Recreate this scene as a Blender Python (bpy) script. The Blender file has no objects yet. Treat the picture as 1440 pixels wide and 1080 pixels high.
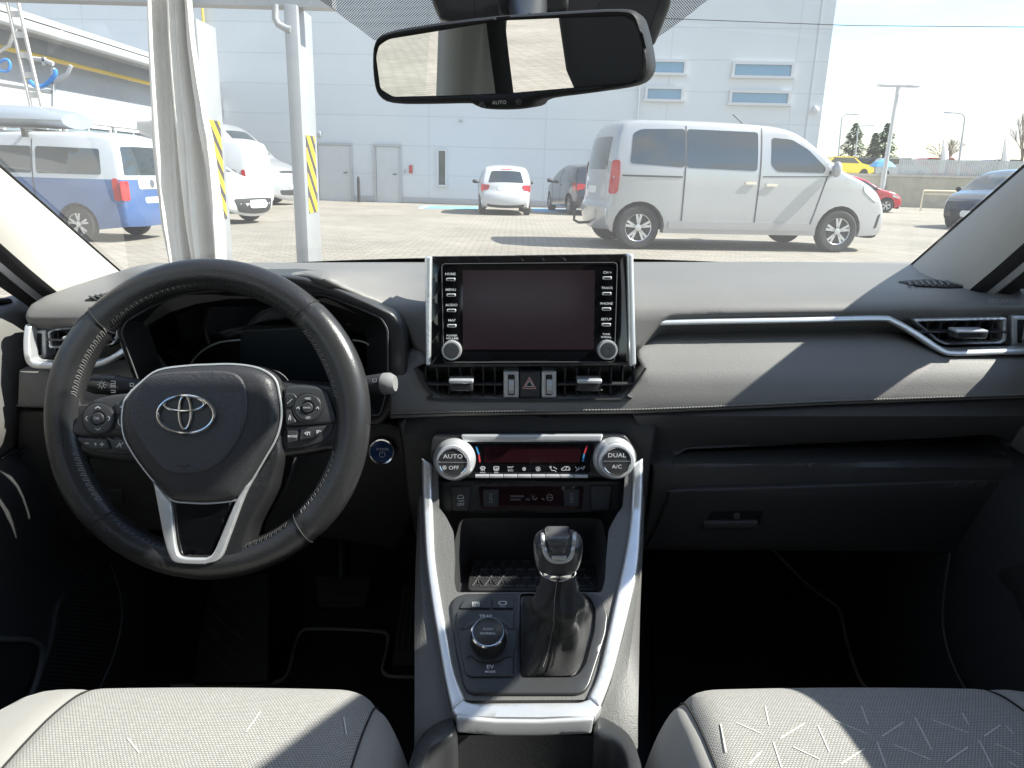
import bpy, bmesh, math, random
import numpy as np
from mathutils import Vector as V, Matrix as Mx
from mathutils.geometry import delaunay_2d_cdt
S=bpy.context.scene; C=S.collection; R=math.radians; PI=math.pi
random.seed(7)
# ---------------------------------------------------------------- camera geometry
TH=R(15.9); RO=R(1.6); FO=1040.0; HC=1.22
R0=V((1,0,0)); FW=V((0,math.cos(TH),-math.sin(TH))); U0=V((0,math.sin(TH),math.cos(TH)))
RR=R0*math.cos(RO)+U0*math.sin(RO); UU=U0*math.cos(RO)-R0*math.sin(RO)
YC=FW*math.cos(TH)+UU*math.sin(TH); ZC=-FW*math.sin(TH)+UU*math.cos(TH); CP=V((0,0,HC))
def mcols(a,b,c,t): return Mx(((a.x,b.x,c.x,t.x),(a.y,b.y,c.y,t.y),(a.z,b.z,c.z,t.z),(0,0,0,1)))
MC=mcols(RR,YC,ZC,CP)          # frame of the car we sit in: x right, y forward, z up, origin at the eye
cam=bpy.data.cameras.new('camera'); co=bpy.data.objects.new('camera',cam); C.objects.link(co)
co.matrix_world=mcols(RR,UU,-FW,CP); cam.sensor_width=36; cam.lens=36*FO/1440; cam.clip_start=.02; cam.clip_end=3000
S.camera=co
def ray(px,py):
    a=(px-720)/FO; b=(540-py)/FO
    return V((a, math.cos(TH)+b*math.sin(TH), -math.sin(TH)+b*math.cos(TH)))
def q(px,py,Y): r=ray(px,py); return r*(Y/r.y)
def qz(px,py,z): r=ray(px,py); return r*(z/r.z)
def qx(px,py,x): r=ray(px,py); return r*(x/r.x)
def plane(P0,N):
    N=V(N); k=P0.dot(N)
    return lambda px,py:(lambda r:r*(k/r.dot(N)))(ray(px,py))
def wray(px,py): return RR*((px-720)/FO)+FW+UU*((540-py)/FO)
def G(px,py,z=0.0): r=wray(px,py); return CP+r*((z-HC)/r.z)
def W(px,py,Y): r=wray(px,py); return CP+r*(Y/r.y)
# ---------------------------------------------------------------- materials
MT={}
def mat(name,col=(.5,.5,.5),rough=.5,metal=0,bump=None,bs=400,bd=.2,spec=.5,coat=0,var=0,vs=3,emit=None,alpha=1,sheen=0):
    if name in MT: return MT[name]
    m=bpy.data.materials.new(name); m.use_nodes=True; nt=m.node_tree; N=nt.nodes; L=nt.links
    b=N['Principled BSDF']; b.inputs['Base Color'].default_value=(*col,1); b.inputs['Roughness'].default_value=rough
    b.inputs['Metallic'].default_value=metal; b.inputs['Specular IOR Level'].default_value=spec
    b.inputs['Coat Weight'].default_value=coat; b.inputs['Coat Roughness'].default_value=.06
    b.inputs['Sheen Weight'].default_value=sheen
    tc=N.new('ShaderNodeTexCoord')
    if var:
        n=N.new('ShaderNodeTexNoise'); n.inputs['Scale'].default_value=vs; n.inputs['Detail'].default_value=6; n.inputs['Roughness'].default_value=.65
        L.new(tc.outputs['Object'],n.inputs['Vector'])
        r=N.new('ShaderNodeMapRange'); r.inputs['From Min'].default_value=.3; r.inputs['From Max'].default_value=.7
        r.inputs['To Min'].default_value=1-var; r.inputs['To Max'].default_value=1+var; L.new(n.outputs['Fac'],r.inputs['Value'])
        x=N.new('ShaderNodeMix'); x.data_type='RGBA'; x.blend_type='MULTIPLY'; x.inputs['Factor'].default_value=1
        x.inputs['A'].default_value=(*col,1); cr=N.new('ShaderNodeCombineXYZ')
        for i in range(3): L.new(r.outputs['Result'],cr.inputs[i])
        L.new(cr.outputs[0],x.inputs['B']); L.new(x.outputs['Result'],b.inputs['Base Color'])
        r2=N.new('ShaderNodeMapRange'); r2.inputs['From Min'].default_value=.3; r2.inputs['From Max'].default_value=.7
        r2.inputs['To Min'].default_value=max(.02,rough*(1-var)); r2.inputs['To Max'].default_value=min(1,rough*(1+var))
        L.new(n.outputs['Fac'],r2.inputs['Value']); L.new(r2.outputs['Result'],b.inputs['Roughness'])
    if bump:
        if bump=='grain':
            t=N.new('ShaderNodeTexVoronoi'); t.inputs['Scale'].default_value=bs; t.feature='SMOOTH_F1'; out=t.outputs['Distance']
            n2=N.new('ShaderNodeTexNoise'); n2.inputs['Scale'].default_value=bs*.35; L.new(tc.outputs['Object'],n2.inputs['Vector'])
            ad=N.new('ShaderNodeMath'); ad.operation='ADD'; L.new(tc.outputs['Object'],t.inputs['Vector']); L.new(out,ad.inputs[0]); L.new(n2.outputs['Fac'],ad.inputs[1]); out=ad.outputs[0]
        else:
            t=N.new('ShaderNodeTexNoise'); t.inputs['Scale'].default_value=bs; t.inputs['Detail'].default_value=4; out=t.outputs['Fac']
            L.new(tc.outputs['Object'],t.inputs['Vector'])
        bm=N.new('ShaderNodeBump'); bm.inputs['Strength'].default_value=bd; bm.inputs['Distance'].default_value=.4/bs
        L.new(out,bm.inputs['Height']); L.new(bm.outputs['Normal'],b.inputs['Normal'])
    if emit: b.inputs['Emission Color'].default_value=(*emit[:3],1); b.inputs['Emission Strength'].default_value=emit[3]
    MT[name]=m; return m
def glassmat(name,tint,base=.02,dust=.0,ior=1.5,dcol=(.9,.9,.88)):
    m=bpy.data.materials.new(name); m.use_nodes=True; nt=m.node_tree; N=nt.nodes; L=nt.links
    N.remove(N['Principled BSDF']); o=N['Material Output']
    t=N.new('ShaderNodeBsdfTransparent'); t.inputs[0].default_value=(*tint,1)
    g=N.new('ShaderNodeBsdfGlossy'); g.inputs['Roughness'].default_value=base
    f=N.new('ShaderNodeFresnel'); ge=N.new('ShaderNodeNewGeometry'); im=N.new('ShaderNodeMapRange'); im.inputs['To Min'].default_value=ior; im.inputs['To Max'].default_value=1/ior
    L.new(ge.outputs['Backfacing'],im.inputs[0]); L.new(im.outputs[0],f.inputs['IOR'])
    mx=N.new('ShaderNodeMixShader'); L.new(f.outputs[0],mx.inputs[0]); L.new(t.outputs[0],mx.inputs[1]); L.new(g.outputs[0],mx.inputs[2]); last=mx
    if dust:
        d=N.new('ShaderNodeBsdfTranslucent'); d.inputs[0].default_value=(*dcol,1)
        tc=N.new('ShaderNodeTexCoord'); n=N.new('ShaderNodeTexNoise'); n.inputs['Scale'].default_value=2.5; n.inputs['Detail'].default_value=8
        L.new(tc.outputs['Object'],n.inputs['Vector'])
        r=N.new('ShaderNodeMapRange'); r.inputs['From Min'].default_value=.35; r.inputs['From Max'].default_value=.7; r.inputs['To Min'].default_value=dust*.7; r.inputs['To Max'].default_value=dust*1.4
        L.new(n.outputs['Fac'],r.inputs['Value'])
        # small dust specks and dried drops
        v=N.new('ShaderNodeTexVoronoi'); v.inputs['Scale'].default_value=75; L.new(tc.outputs['Object'],v.inputs['Vector'])
        lt=N.new('ShaderNodeMath'); lt.operation='LESS_THAN'; lt.inputs[1].default_value=.045; L.new(v.outputs['Distance'],lt.inputs[0])
        ms=N.new('ShaderNodeMath'); ms.operation='MULTIPLY'; ms.inputs[1].default_value=.12; L.new(lt.outputs[0],ms.inputs[0])
        ad=N.new('ShaderNodeMath'); ad.operation='ADD'; L.new(ms.outputs[0],ad.inputs[0]); L.new(r.outputs[0],ad.inputs[1])
        m2=N.new('ShaderNodeMixShader'); L.new(ad.outputs[0],m2.inputs[0]); L.new(mx.outputs[0],m2.inputs[1]); L.new(d.outputs[0],m2.inputs[2]); last=m2
    L.new(last.outputs[0],o.inputs[0]); MT[name]=m; return m
# ---------------------------------------------------------------- things and parts
BASE={}
def thing(name,label,cat,base=V((0,0,0)),car=True,rz=0,group=None,kind=None):
    o=bpy.data.objects.new(name,None); C.objects.link(o); o.empty_display_size=.1
    o.matrix_world=(MC@Mx.Translation(base)) if car else Mx.Translation(base)@Mx.Rotation(rz,4,'Z')
    BASE[o.name]=V(base) if car else V((0,0,0)); tagp(o,label,cat,group,kind); return o
def tagp(o,label=None,cat=None,group=None,kind=None):
    if label: o['label']=label
    if cat: o['category']=cat
    if group: o['group']=group
    if kind: o['kind']=kind
    return o
def part(name,bm,m,parent=None,label=None,sharp=38,smooth=True,car=True):
    me=bpy.data.meshes.new(name)
    bmesh.ops.recalc_face_normals(bm,faces=bm.faces) if getattr(bm,'_rc',True) else None
    bm.to_mesh(me); bm.free()
    o=bpy.data.objects.new(name,me); C.objects.link(o)
    if parent is not None:
        b=BASE[parent.name]; BASE[o.name]=b
        if b.length>0: me.transform(Mx.Translation(-b))
        o.parent=parent
    else: BASE[o.name]=V((0,0,0))
    for mm in (m if isinstance(m,(list,tuple)) else [m]): me.materials.append(mm)
    if smooth:
        me.polygons.foreach_set('use_smooth',[True]*len(me.polygons)); me.set_sharp_from_angle(angle=R(sharp))
    if label: o['label']=label
    return o
def child_list(o): return [c for c in bpy.data.objects if c.parent==o]
# ---------------------------------------------------------------- 2D outline helpers
def rc(pts,r,n=4):
    out=[]; k=len(pts)
    for i in range(k):
        p0=np.array(pts[i-1][:2],float); p1=np.array(pts[i][:2],float); p2=np.array(pts[(i+1)%k][:2],float)
        rr=pts[i][2] if len(pts[i])>2 else r
        a=p0-p1; b=p2-p1; la=np.linalg.norm(a); lb=np.linalg.norm(b)
        d=min(rr,la*.48,lb*.48)
        if d<1e-6: out.append(tuple(p1)); continue
        s=p1+a/la*d; e=p1+b/lb*d
        for j in range(n+1):
            t=j/n; out.append(tuple((1-t)**2*s+2*t*(1-t)*p1+t*t*e))
    return out
def cr(pts,n=5,closed=True):
    P=[np.array(p,float) for p in pts]; k=len(P); out=[]
    rng=range(k) if closed else range(k-1)
    for i in rng:
        if closed: a,b,c,d=P[i-1],P[i],P[(i+1)%k],P[(i+2)%k]
        else: a=P[max(i-1,0)];b=P[i];c=P[i+1];d=P[min(i+2,k-1)]
        for j in range(n):
            t=j/n; out.append(tuple(.5*((2*b)+(-a+c)*t+(2*a-5*b+4*c-d)*t*t+(-a+3*b-3*c+d)*t**3)))
    if not closed: out.append(tuple(P[-1]))
    return out
def circ(cx,cy,r,n=28,ry=None,rot=0): return [(cx+r*math.cos(rot+2*PI*i/n),cy+(ry or r)*math.sin(rot+2*PI*i/n)) for i in range(n)]
def rect(x0,y0,x1,y1): return [(x0,y0),(x1,y0),(x1,y1),(x0,y1)]
def densify(p,step):
    out=[]; k=len(p)
    for i in range(k):
        a=np.array(p[i],float); b=np.array(p[(i+1)%k],float); L=np.linalg.norm(b-a); n=max(1,int(math.ceil(L/step)))
        if L<1e-7: continue
        for j in range(n): out.append(tuple(a+(b-a)*j/n))
    return out
def inside(P,poly):
    poly=np.array(poly); x=P[:,0]; y=P[:,1]; c=np.zeros(len(P),bool); j=len(poly)-1
    for i in range(len(poly)):
        xi,yi=poly[i]; xj,yj=poly[j]
        m=((yi>y)!=(yj>y))&(x<(xj-xi)*(y-yi)/((yj-yi) if yj!=yi else 1e-12)+xi); c^=m; j=i
    return c
def bdist(P,polys):
    d=np.full(len(P),1e9)
    for poly in polys:
        A=np.array(poly,float); B=np.roll(A,-1,0); ab=B-A; l=(ab*ab).sum(1)+1e-14
        for s in range(0,len(P),4000):
            Q=P[s:s+4000]; pa=Q[:,None,:]-A[None]; t=np.clip((pa*ab[None]).sum(2)/l,0,1)
            dd=np.sqrt(((pa-t[...,None]*ab[None])**2).sum(2)).min(1); d[s:s+4000]=np.minimum(d[s:s+4000],dd)
    return d
def tri2d(outline,step,rnd=0,holes=(),rings=(.12,.35,.65,1.0),grid=True):
    loops=[densify(outline,step)]+[densify(h,step) for h in holes]
    pts=[]; edges=[]
    for L in loops:
        s=len(pts); pts+=L; n=len(L); edges+=[(s+i,s+(i+1)%n) for i in range(n)]
    ex=[]; B=np.array(outline); 
    if rnd:
        for L in loops:
            A=np.array(L); nx=np.roll(A,-1,0)-np.roll(A,1,0); ln=np.linalg.norm(nx,axis=1)+1e-9; nr=np.stack([-nx[:,1],nx[:,0]],1)/ln[:,None]
            for r in rings:
                for s in (1,-1):
                    Q=A+nr*s*r*rnd; dd=bdist(Q,loops); ok=(dd>r*rnd*.9)&inside(Q,loops[0])
                    for h in loops[1:]: ok&=~inside(Q,h)
                    ex+=[tuple(z) for z in Q[ok]]
    if grid:
        x0,y0=B.min(0); x1,y1=B.max(0); gx=np.arange(x0+step*.5,x1,step); gy=np.arange(y0+step*.5,y1,step)
        if len(gx)*len(gy)>0:
            Q=np.array([(a,b) for a in gx for b in gy]); dd=bdist(Q,loops); ok=(dd>max(step*.4,rnd*1.1))&inside(Q,loops[0])
            for h in loops[1:]: ok&=~inside(Q,h)
            ex+=[tuple(z) for z in Q[ok]]
    allp=[V(p) for p in pts+ex]
    r=delaunay_2d_cdt(allp,edges,[],0,1e-6)
    vs=np.array([tuple(v) for v in r[0]]); fs=r[2]
    cen=np.array([vs[list(f)].mean(0) for f in fs]); ok=inside(cen,loops[0])
    for h in loops[1:]: ok&=~inside(cen,h)
    fs=[f for f,o in zip(fs,ok) if o]
    return vs,fs,loops
def patchbm(outline,pos,depth=.01,rnd=0,rdep=None,holes=(),step=12,ext=V((0,1,0)),rh=True,bm=None,dome=0):
    if not callable(pos): Yv=pos; pos=lambda a,b:q(a,b,Yv)
    vs,fs,loops=tri2d(outline,step,rnd,holes)
    d=bdist(vs,loops if rh else loops[:1]); rdep=rdep if rdep is not None else .006
    bm=bm or bmesh.new(); bv=[]
    dm=d.max() if dome else 1
    for (x,y),dd in zip(vs,d):
        p=pos(x,y)
        if rnd and dd<rnd: t=1-dd/rnd; p=p+ext*(rdep*(1-math.sqrt(max(0,1-t*t))))
        if dome: p=p-ext*dome*(1-(1-min(1,dd/dm))**2)
        bv.append(bm.verts.new(p))
    nf=[]
    for f in fs:
        try: nf.append(bm.faces.new([bv[i] for i in f]))
        except ValueError: pass
    if depth:
        be=[e for e in {e for f in nf for e in f.edges} if len(e.link_faces)==1]
        r=bmesh.ops.extrude_edge_only(bm,edges=be)
        for v in [g for g in r['geom'] if isinstance(g,bmesh.types.BMVert)]: v.co+=ext*depth
    for v in bv:
        if v.is_valid and not v.link_faces: bm.verts.remove(v)
    return bm
def patch(name,outline,pos,m,parent,depth=.01,rnd=0,rdep=None,holes=(),step=12,ext=V((0,1,0)),label=None,rh=True,sharp=38,dome=0):
    return part(name,patchbm(outline,pos,depth,rnd,rdep,holes,step,ext,rh,dome=dome),m,parent,label,sharp)
def lift(pos,d,ext=V((0,1,0))):
    if not callable(pos): Yv=pos; return lambda a,b:q(a,b,Yv)-ext*d
    return lambda a,b:pos(a,b)-ext*d
_tc=bpy.data.curves.new('t','FONT'); _to=bpy.data.objects.new('t',_tc)
def text_mesh(s,bold=0):
    _tc.body=s; _tc.align_x='CENTER'; _tc.align_y='CENTER'; _tc.size=1; _tc.offset=bold; _tc.resolution_u=2
    C.objects.link(_to); bpy.context.view_layer.update()
    dg=bpy.context.evaluated_depsgraph_get(); me=bpy.data.meshes.new_from_object(_to.evaluated_get(dg)); C.objects.unlink(_to)
    r=[tuple(v.co) for v in me.vertices],[tuple(p.vertices) for p in me.polygons]; bpy.data.meshes.remove(me); return r
def textbm(items,pos,bm=None,bold=.004):
    """items: (string, px, py, height px[, rot])"""
    bm=bm or bmesh.new()
    for it in items:
        s,x,y,h=it[:4]; rot=it[4] if len(it)>4 else 0; sx=it[5] if len(it)>5 else 1
        vs,fs=text_mesh(s,bold); k=h/.7; c,sn=math.cos(rot),math.sin(rot)
        bv=[bm.verts.new(pos(x+(a*sx*c-b*sn)*k, y-(a*sx*sn+b*c)*k)) for a,b,_ in vs]
        for f in fs:
            try: bm.faces.new([bv[i] for i in f])
            except ValueError: pass
    return bm
def strokebm(lines,pos,w=1.0,bm=None):
    bm=bm or bmesh.new()
    for L in lines:
        L=[np.array(p,float) for p in L]
        for i in range(len(L)-1):
            a,b=L[i],L[i+1]; d=b-a; l=np.linalg.norm(d)
            if l<1e-6: continue
            n=np.array([-d[1],d[0]])/l*w/2; e=d/l*w*.25
            bm.faces.new([bm.verts.new(pos(*p)) for p in (a-e+n,b+e+n,b+e-n,a-e-n)])
    return bm
def ext_pos(pos,d,ext=V((0,1,0))): return lift(pos,d,ext)
# ---------------------------------------------------------------- 3D solids
def tubebm(pts,rad,n=10,bm=None,closed=False,flat=1.0,up=None,cap=True):
    bm=bm or bmesh.new(); P=[V(p) for p in pts]; k=len(P); rings=[]; prev=None
    for i in range(k):
        if closed: t=(P[(i+1)%k]-P[i-1]).normalized()
        else: t=(P[min(i+1,k-1)]-P[max(i-1,0)]).normalized()
        if prev is None:
            a=V(up) if up is not None else (V((0,0,1)) if abs(t.z)<.9 else V((1,0,0)))
            prev=(a-t*a.dot(t)).normalized()
        else: prev=(prev-t*prev.dot(t)).normalized()
        b=t.cross(prev); r=rad[i] if isinstance(rad,(list,tuple)) else rad
        rings.append([bm.verts.new(P[i]+prev*math.cos(2*PI*j/n)*r+b*math.sin(2*PI*j/n)*r*flat) for j in range(n)])
    for i in range(k if closed else k-1):
        A=rings[i];B=rings[(i+1)%k]
        for j in range(n): bm.faces.new((A[j],A[(j+1)%n],B[(j+1)%n],B[j]))
    if cap and not closed: bm.faces.new(rings[0]); bm.faces.new(rings[-1][::-1])
    return bm
def lathebm(prof,origin,axis,n=32,bm=None,up=None,ridge=None,cap=True):
    """prof: (radius, height along axis)"""
    bm=bm or bmesh.new(); ax=V(axis).normalized(); a=V(up) if up else (V((0,0,1)) if abs(ax.z)<.9 else V((1,0,0)))
    e1=(a-ax*a.dot(ax)).normalized(); e2=ax.cross(e1); rings=[]
    for k,(r,h) in enumerate(prof):
        ring=[]
        for j in range(n):
            rr=r*(1+(ridge[1] if (ridge and k in ridge[0] and j%2) else 0)); t=2*PI*j/n
            ring.append(bm.verts.new(V(origin)+ax*h+(e1*math.cos(t)+e2*math.sin(t))*max(rr,1e-5)))
        rings.append(ring)
    for A,B in zip(rings,rings[1:]):
        for j in range(n): bm.faces.new((A[j],A[(j+1)%n],B[(j+1)%n],B[j]))
    if cap and prof[-1][0]>1e-4: bm.faces.new(rings[-1])
    if cap and prof[0][0]>1e-4: bm.faces.new(rings[0][::-1])
    return bm
def boxbm(c,s,bev=0,bm=None,rot=None,seg=2):
    bm=bm or bmesh.new(); M=Mx.Translation(V(c))@(rot.to_4x4() if rot else Mx())@Mx.Diagonal((s[0],s[1],s[2],1))
    r=bmesh.ops.create_cube(bm,size=1,matrix=M)
    if bev:
        es=list({e for v in r['verts'] for e in v.link_edges}); bmesh.ops.bevel(bm,geom=es,offset=bev,segments=seg,affect='EDGES',profile=.5)
    return bm
def gridbm(rows,bm=None,close=False,caps=False):
    """rows: list of equal-length lists of Vectors"""
    bm=bm or bmesh.new(); g=[[bm.verts.new(p) for p in r] for r in rows]
    for A,B in zip(g,g[1:]):
        n=len(A)
        for j in range(n if close else n-1):
            k=(j+1)%n
            try: bm.faces.new((A[j],A[k],B[k],B[j]))
            except ValueError: pass
    if caps and close: bm.faces.new(g[0]); bm.faces.new(g[-1][::-1])
    return bm
def prismbm(poly,y0,y1,bm=None,fn=None):
    """poly in (a,b); fn(a,b,y) -> Vector"""
    bm=bm or bmesh.new(); fn=fn or (lambda a,b,y:V((a,y,b)))
    A=[bm.verts.new(fn(a,b,y0)) for a,b in poly]; B=[bm.verts.new(fn(a,b,y1)) for a,b in poly]; n=len(poly)
    bm.faces.new(A); bm.faces.new(B[::-1])
    for i in range(n): bm.faces.new((A[i],A[(i+1)%n],B[(i+1)%n],B[i]))
    return bm
def lin(pts,x):
    if x<=pts[0][0]: return pts[0][1]
    for a,b in zip(pts,pts[1:]):
        if x<=b[0]: t=(x-a[0])/(b[0]-a[0]); return a[1]+(b[1]-a[1])*t
    return pts[-1][1]
SUN=4.0; SKY=.095; EXPO=1.68; CLOUD=3.9
DUST=.028
# ================================================================ materials (world)
mat('car_glass',(.02,.03,.035),.04,0,spec=.9,coat=.5)
mat('tyre',(.025,.025,.027),.85,bump='n',bs=120); mat('rim_silver',(.55,.56,.58),.3,.9); mat('rim_dark',(.02,.02,.022),.5)
mat('black_trim',(.02,.021,.023),.55); mat('chrome',(.75,.75,.76),.12,1); mat('red_lens',(.42,.012,.015),.12,coat=.6); mat('orange_lens',(.7,.25,.03),.2)
mat('lamp_glass',(.55,.58,.6),.08,.4,coat=.8); mat('plate_white',(.75,.75,.72),.5); mat('ink',(.02,.02,.025),.6)
mat('white_paint_car',(.52,.53,.54),.25,coat=.8); mat('silver_paint',(.38,.385,.395),.3,.35,coat=.8,var=.04,vs=2)
mat('blue_paint',(.05,.11,.26),.25,.3,coat=.8); mat('dark_paint',(.03,.035,.045),.2,.2,coat=.9); mat('red_paint',(.45,.015,.03),.2,.1,coat=.9)
mat('yellow_paint',(.75,.55,.03),.25,coat=.8); mat('seam',(.06,.06,.065),.7)
UPZ=V((0,0,1))
def two_tone(name,hi,lo,z):
    m=mat(name,lo,.25,.15,coat=.8); N=m.node_tree.nodes; L=m.node_tree.links; tc=N.new('ShaderNodeTexCoord'); s=N.new('ShaderNodeSeparateXYZ'); L.new(tc.outputs['Object'],s.inputs[0])
    g=N.new('ShaderNodeMath'); g.operation='GREATER_THAN'; g.inputs[1].default_value=z; L.new(s.outputs['Z'],g.inputs[0]); x=N.new('ShaderNodeMix'); x.data_type='RGBA'; x.inputs['A'].default_value=(*lo,1); x.inputs['B'].default_value=(*hi,1)
    L.new(g.outputs[0],x.inputs['Factor']); L.new(x.outputs['Result'],N['Principled BSDF'].inputs['Base Color']); return m
two_tone('two_tone_paint',(.50,.52,.55),(.05,.11,.27),1.16)
def vehicle(name,label,cat,loc,rz,rear,top,front,Wd,paint,wheels,wr=.33,zb=.25,belt=1.0,tum=.12,zr=1.5,bulge=(.10,.05,.16),
            side=(),rearp=(),frontp=(),scale=1.0,group=None,taper=.07,lower=None,rimstyle=5,er=.07,mirror=None,ring=None,det=1):
    t=thing(name,label,cat,loc,False,rz,group); t.scale=(scale,)*3
    up=cr(rear+top+front,4 if det else 2,False)
    up=[p for p in up]; A=np.array(up); xm=(A[:,0].min()+A[:,0].max())/2; hl=(A[:,0].max()-A[:,0].min())/2
    def Wf(x,z):
        w=Wd/2; u=abs(x-xm)/hl; w-=taper*max(0,(u-.45)/.55)**2.2*2
        if z>belt: k=(z-belt)/(zr-belt); w-=tum*(.35*k+.65*k*k)
        if z<.55: w-=.05*((.55-z)/.3)**2*.6
        return w
    # underside with wheel arches
    low=[]; x=up[-1][0]; ws=sorted([w for w in wheels],reverse=True); ar=wr+.06
    low.append((up[-1][0],up[-1][1]))
    for wx in ws:
        dz=math.asin(min(1,max(-1,(zb-wr)/ar)))
        for k in range(13):
            a=dz+(PI-2*dz)*k/12; low.append((wx+ar*math.cos(a),wr+ar*math.sin(a)))
    poly=up+[p for p in low[1:]]
    vs,fs,loops=tri2d(poly,.13 if det else .3,er*1.0,rings=(.1,.35,.7,1))
    upA=[list(map(tuple,up))]
    sA=A[:-1]; sab=A[1:]-A[:-1]; sl_=(sab*sab).sum(1)+1e-12
    def dup(P):
        pa=P[:,None,:]-sA[None]; tt=np.clip((pa*sab[None]).sum(2)/sl_,0,1); return np.sqrt(((pa-tt[...,None]*sab[None])**2).sum(2)).min(1)
    def er_(d): return er*(1-math.sqrt(max(0,1-(1-min(d/er,1))**2)))
    dd=dup(vs); bm=bmesh.new(); key={}
    for sgn in (1,-1):
        bv=[bm.verts.new((x,sgn*(Wf(x,z)-er_(d)),z)) for (x,z),d in zip(vs,dd)]
        for f in fs:
            try:
                nf=bm.faces.new([bv[i] for i in (f if sgn<0 else f[::-1])])
            except ValueError: pass
        # arch lip going inward
        be=[e for e in {e for v in bv for e in v.link_edges} if len(e.link_faces)==1]
        lo=[e for e in be if all(bdist(np.array([[v.co.x,v.co.z]]),[[up[0]]+[up[-1]]])[0]<9 and dup(np.array([[v.co.x,v.co.z]]))[0]>.004 or v.co.z<zb+.02 for v in e.verts)]
        r=bmesh.ops.extrude_edge_only(bm,edges=lo)
        for v in [g for g in r['geom'] if isinstance(g,bmesh.types.BMVert)]: v.co.y-=sgn*.16
    # end points normals for the bridging sheet
    n=len(up); T=np.gradient(A,axis=0); T/=np.linalg.norm(T,axis=1)[:,None]+1e-9; NR=np.stack([-T[:,1],T[:,0]],1)
    nr_=len(rear)/(len(rear)+len(top)+len(front)); 
    def bl(i):
        nx,nz=NR[i]; 
        if nz>.8: return bulge[1]
        k=(1-max(0,nz))
        return bulge[1]+( (bulge[0] if nx<0 else bulge[2]) -bulge[1])*k
    def sheet(i,u,off=0):
        x,z=A[i]; w=Wf(x,z)-er; b=bl(i)*(1-abs(u)**2.4); return V((x+NR[i][0]*(b+off),u*w,z+NR[i][1]*(b+off)))
    us=[-1,-.9,-.72,-.5,-.25,0,.25,.5,.72,.9,1]
    gridbm([[sheet(i,u) for u in us] for i in range(n)],bm=bm)
    bmesh.ops.remove_doubles(bm,verts=bm.verts,dist=.003)
    body=part('body',bm,paint,t,sharp=50)
    boxbm((xm,0,zb+.22),(hl*1.75,Wd*.72,.36),bm=(fb:=bmesh.new())); part('underbody',fb,MT['black_trim'],t)
    # wheels
    for wx in wheels:
        for sg in (1,-1):
            yo=sg*(Wf(wx,.5)-.015); w=bmesh.new(); wd=.2
            pr=[(wr*.62,0),(wr*.66,.005),(wr*.9,.004),(wr*.985,-.02),(wr,-.05),(wr,-wd+.05),(wr*.9,-wd)]
            lathebm(pr,(wx,yo,wr),(0,sg,0),28,bm=w,cap=False); lathebm([(wr*.64,-.03),(.01,-.045)],(wx,yo,wr),(0,sg,0),20,bm=w)
            wo=part('wheel',w,MT['tyre'],t)
            rb=bmesh.new(); lathebm([(wr*.60,-.012),(wr*.66,.002),(wr*.69,.002),(wr*.69,-.02),(wr*.6,-.03)],(wx,yo,wr),(0,sg,0),28,bm=rb,cap=False)
            for k in range(rimstyle):
                for h in ((-.11,.11) if rimstyle==5 else (0,)):
                    a=2*PI*k/rimstyle+.3; d=V((math.cos(a),0,math.sin(a))); d2=V((math.cos(a+h*1.6),0,math.sin(a+h*1.6))); pp=V((-d.z,0,d.x))
                    c=V((wx,yo-sg*.012,wr)); hw=wr*(.05 if rimstyle==5 else .06)
                    q4=[c+d*wr*.1-pp*hw,c+d*wr*.1+pp*hw,c+d2*wr*.63+pp*hw*1.2,c+d2*wr*.63-pp*hw*1.2]
                    A1=[rb.verts.new(p) for p in q4]; B1=[rb.verts.new(p-V((0,sg*.02,0))) for p in q4]; rb.faces.new(A1)
                    for j in range(4): rb.faces.new((A1[j],A1[(j+1)%4],B1[(j+1)%4],B1[j]))
            lathebm([(wr*.16,-.02),(wr*.15,-.003),(.001,0)],(wx,yo,wr),(0,sg,0),14,bm=rb)
            part('rim',rb,MT['rim_silver'] if rimstyle else MT['rim_dark'],wo)
    def spos(sg,off): return lambda x,z: V((x,sg*(Wf(x,z)-er_(float(dup(np.array([[x,z]]))[0]))+off),z))
    for sd in side:
        nm,pl,m=sd[:3]; off=sd[3] if len(sd)>3 else .005; sides=sd[4] if len(sd)>4 else (1,-1)
        for sg in sides:
            part(nm,patchbm(rc(pl,.05,3) if len(pl)<12 else pl,spos(sg,off),.02,0,step=.12,ext=V((0,-sg,0))),MT[m],t)
    def branch(sel,z):
        idx=[i for i in range(n-1) if (NR[i][0]<-.12 if sel=='rear' else NR[i][0]>.12)]
        best=None
        for i in idx:
            z0,z1=A[i][1],A[i+1][1]
            if min(z0,z1)-1e-6<=z<=max(z0,z1)+1e-6: best=(i,(z-z0)/((z1-z0) or 1)); 
        if best is None: i=min(idx,key=lambda i:abs(A[i][1]-z)); best=(i,0)
        return best
    def epos(sel,off):
        def f(y,z):
            i,k=branch(sel,z); w=(Wf(A[i][0],z)-er); u=max(-1.04,min(1.04,y/w)); a=sheet(i,min(1,max(-1,u)),off); b=sheet(min(i+1,n-1),min(1,max(-1,u)),off)
            p=a.lerp(b,k); p.y=y
            if abs(u)>.97: p.x+= (.02 if sel=='rear' else -.02)*(abs(u)-.97)/.07
            return p
        return f
    for nm,pl,m,*o in rearp: part(nm,patchbm(rc(pl,.05,3) if len(pl)<12 else pl,epos('rear',o[0] if o else .006),.02,0,step=.1,ext=V((1,0,0))),MT[m],t)
    for nm,pl,m,*o in frontp: part(nm,patchbm(rc(pl,.05,3) if len(pl)<12 else pl,epos('front',o[0] if o else .006),.02,0,step=.1,ext=V((-1,0,0))),MT[m],t)
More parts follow.
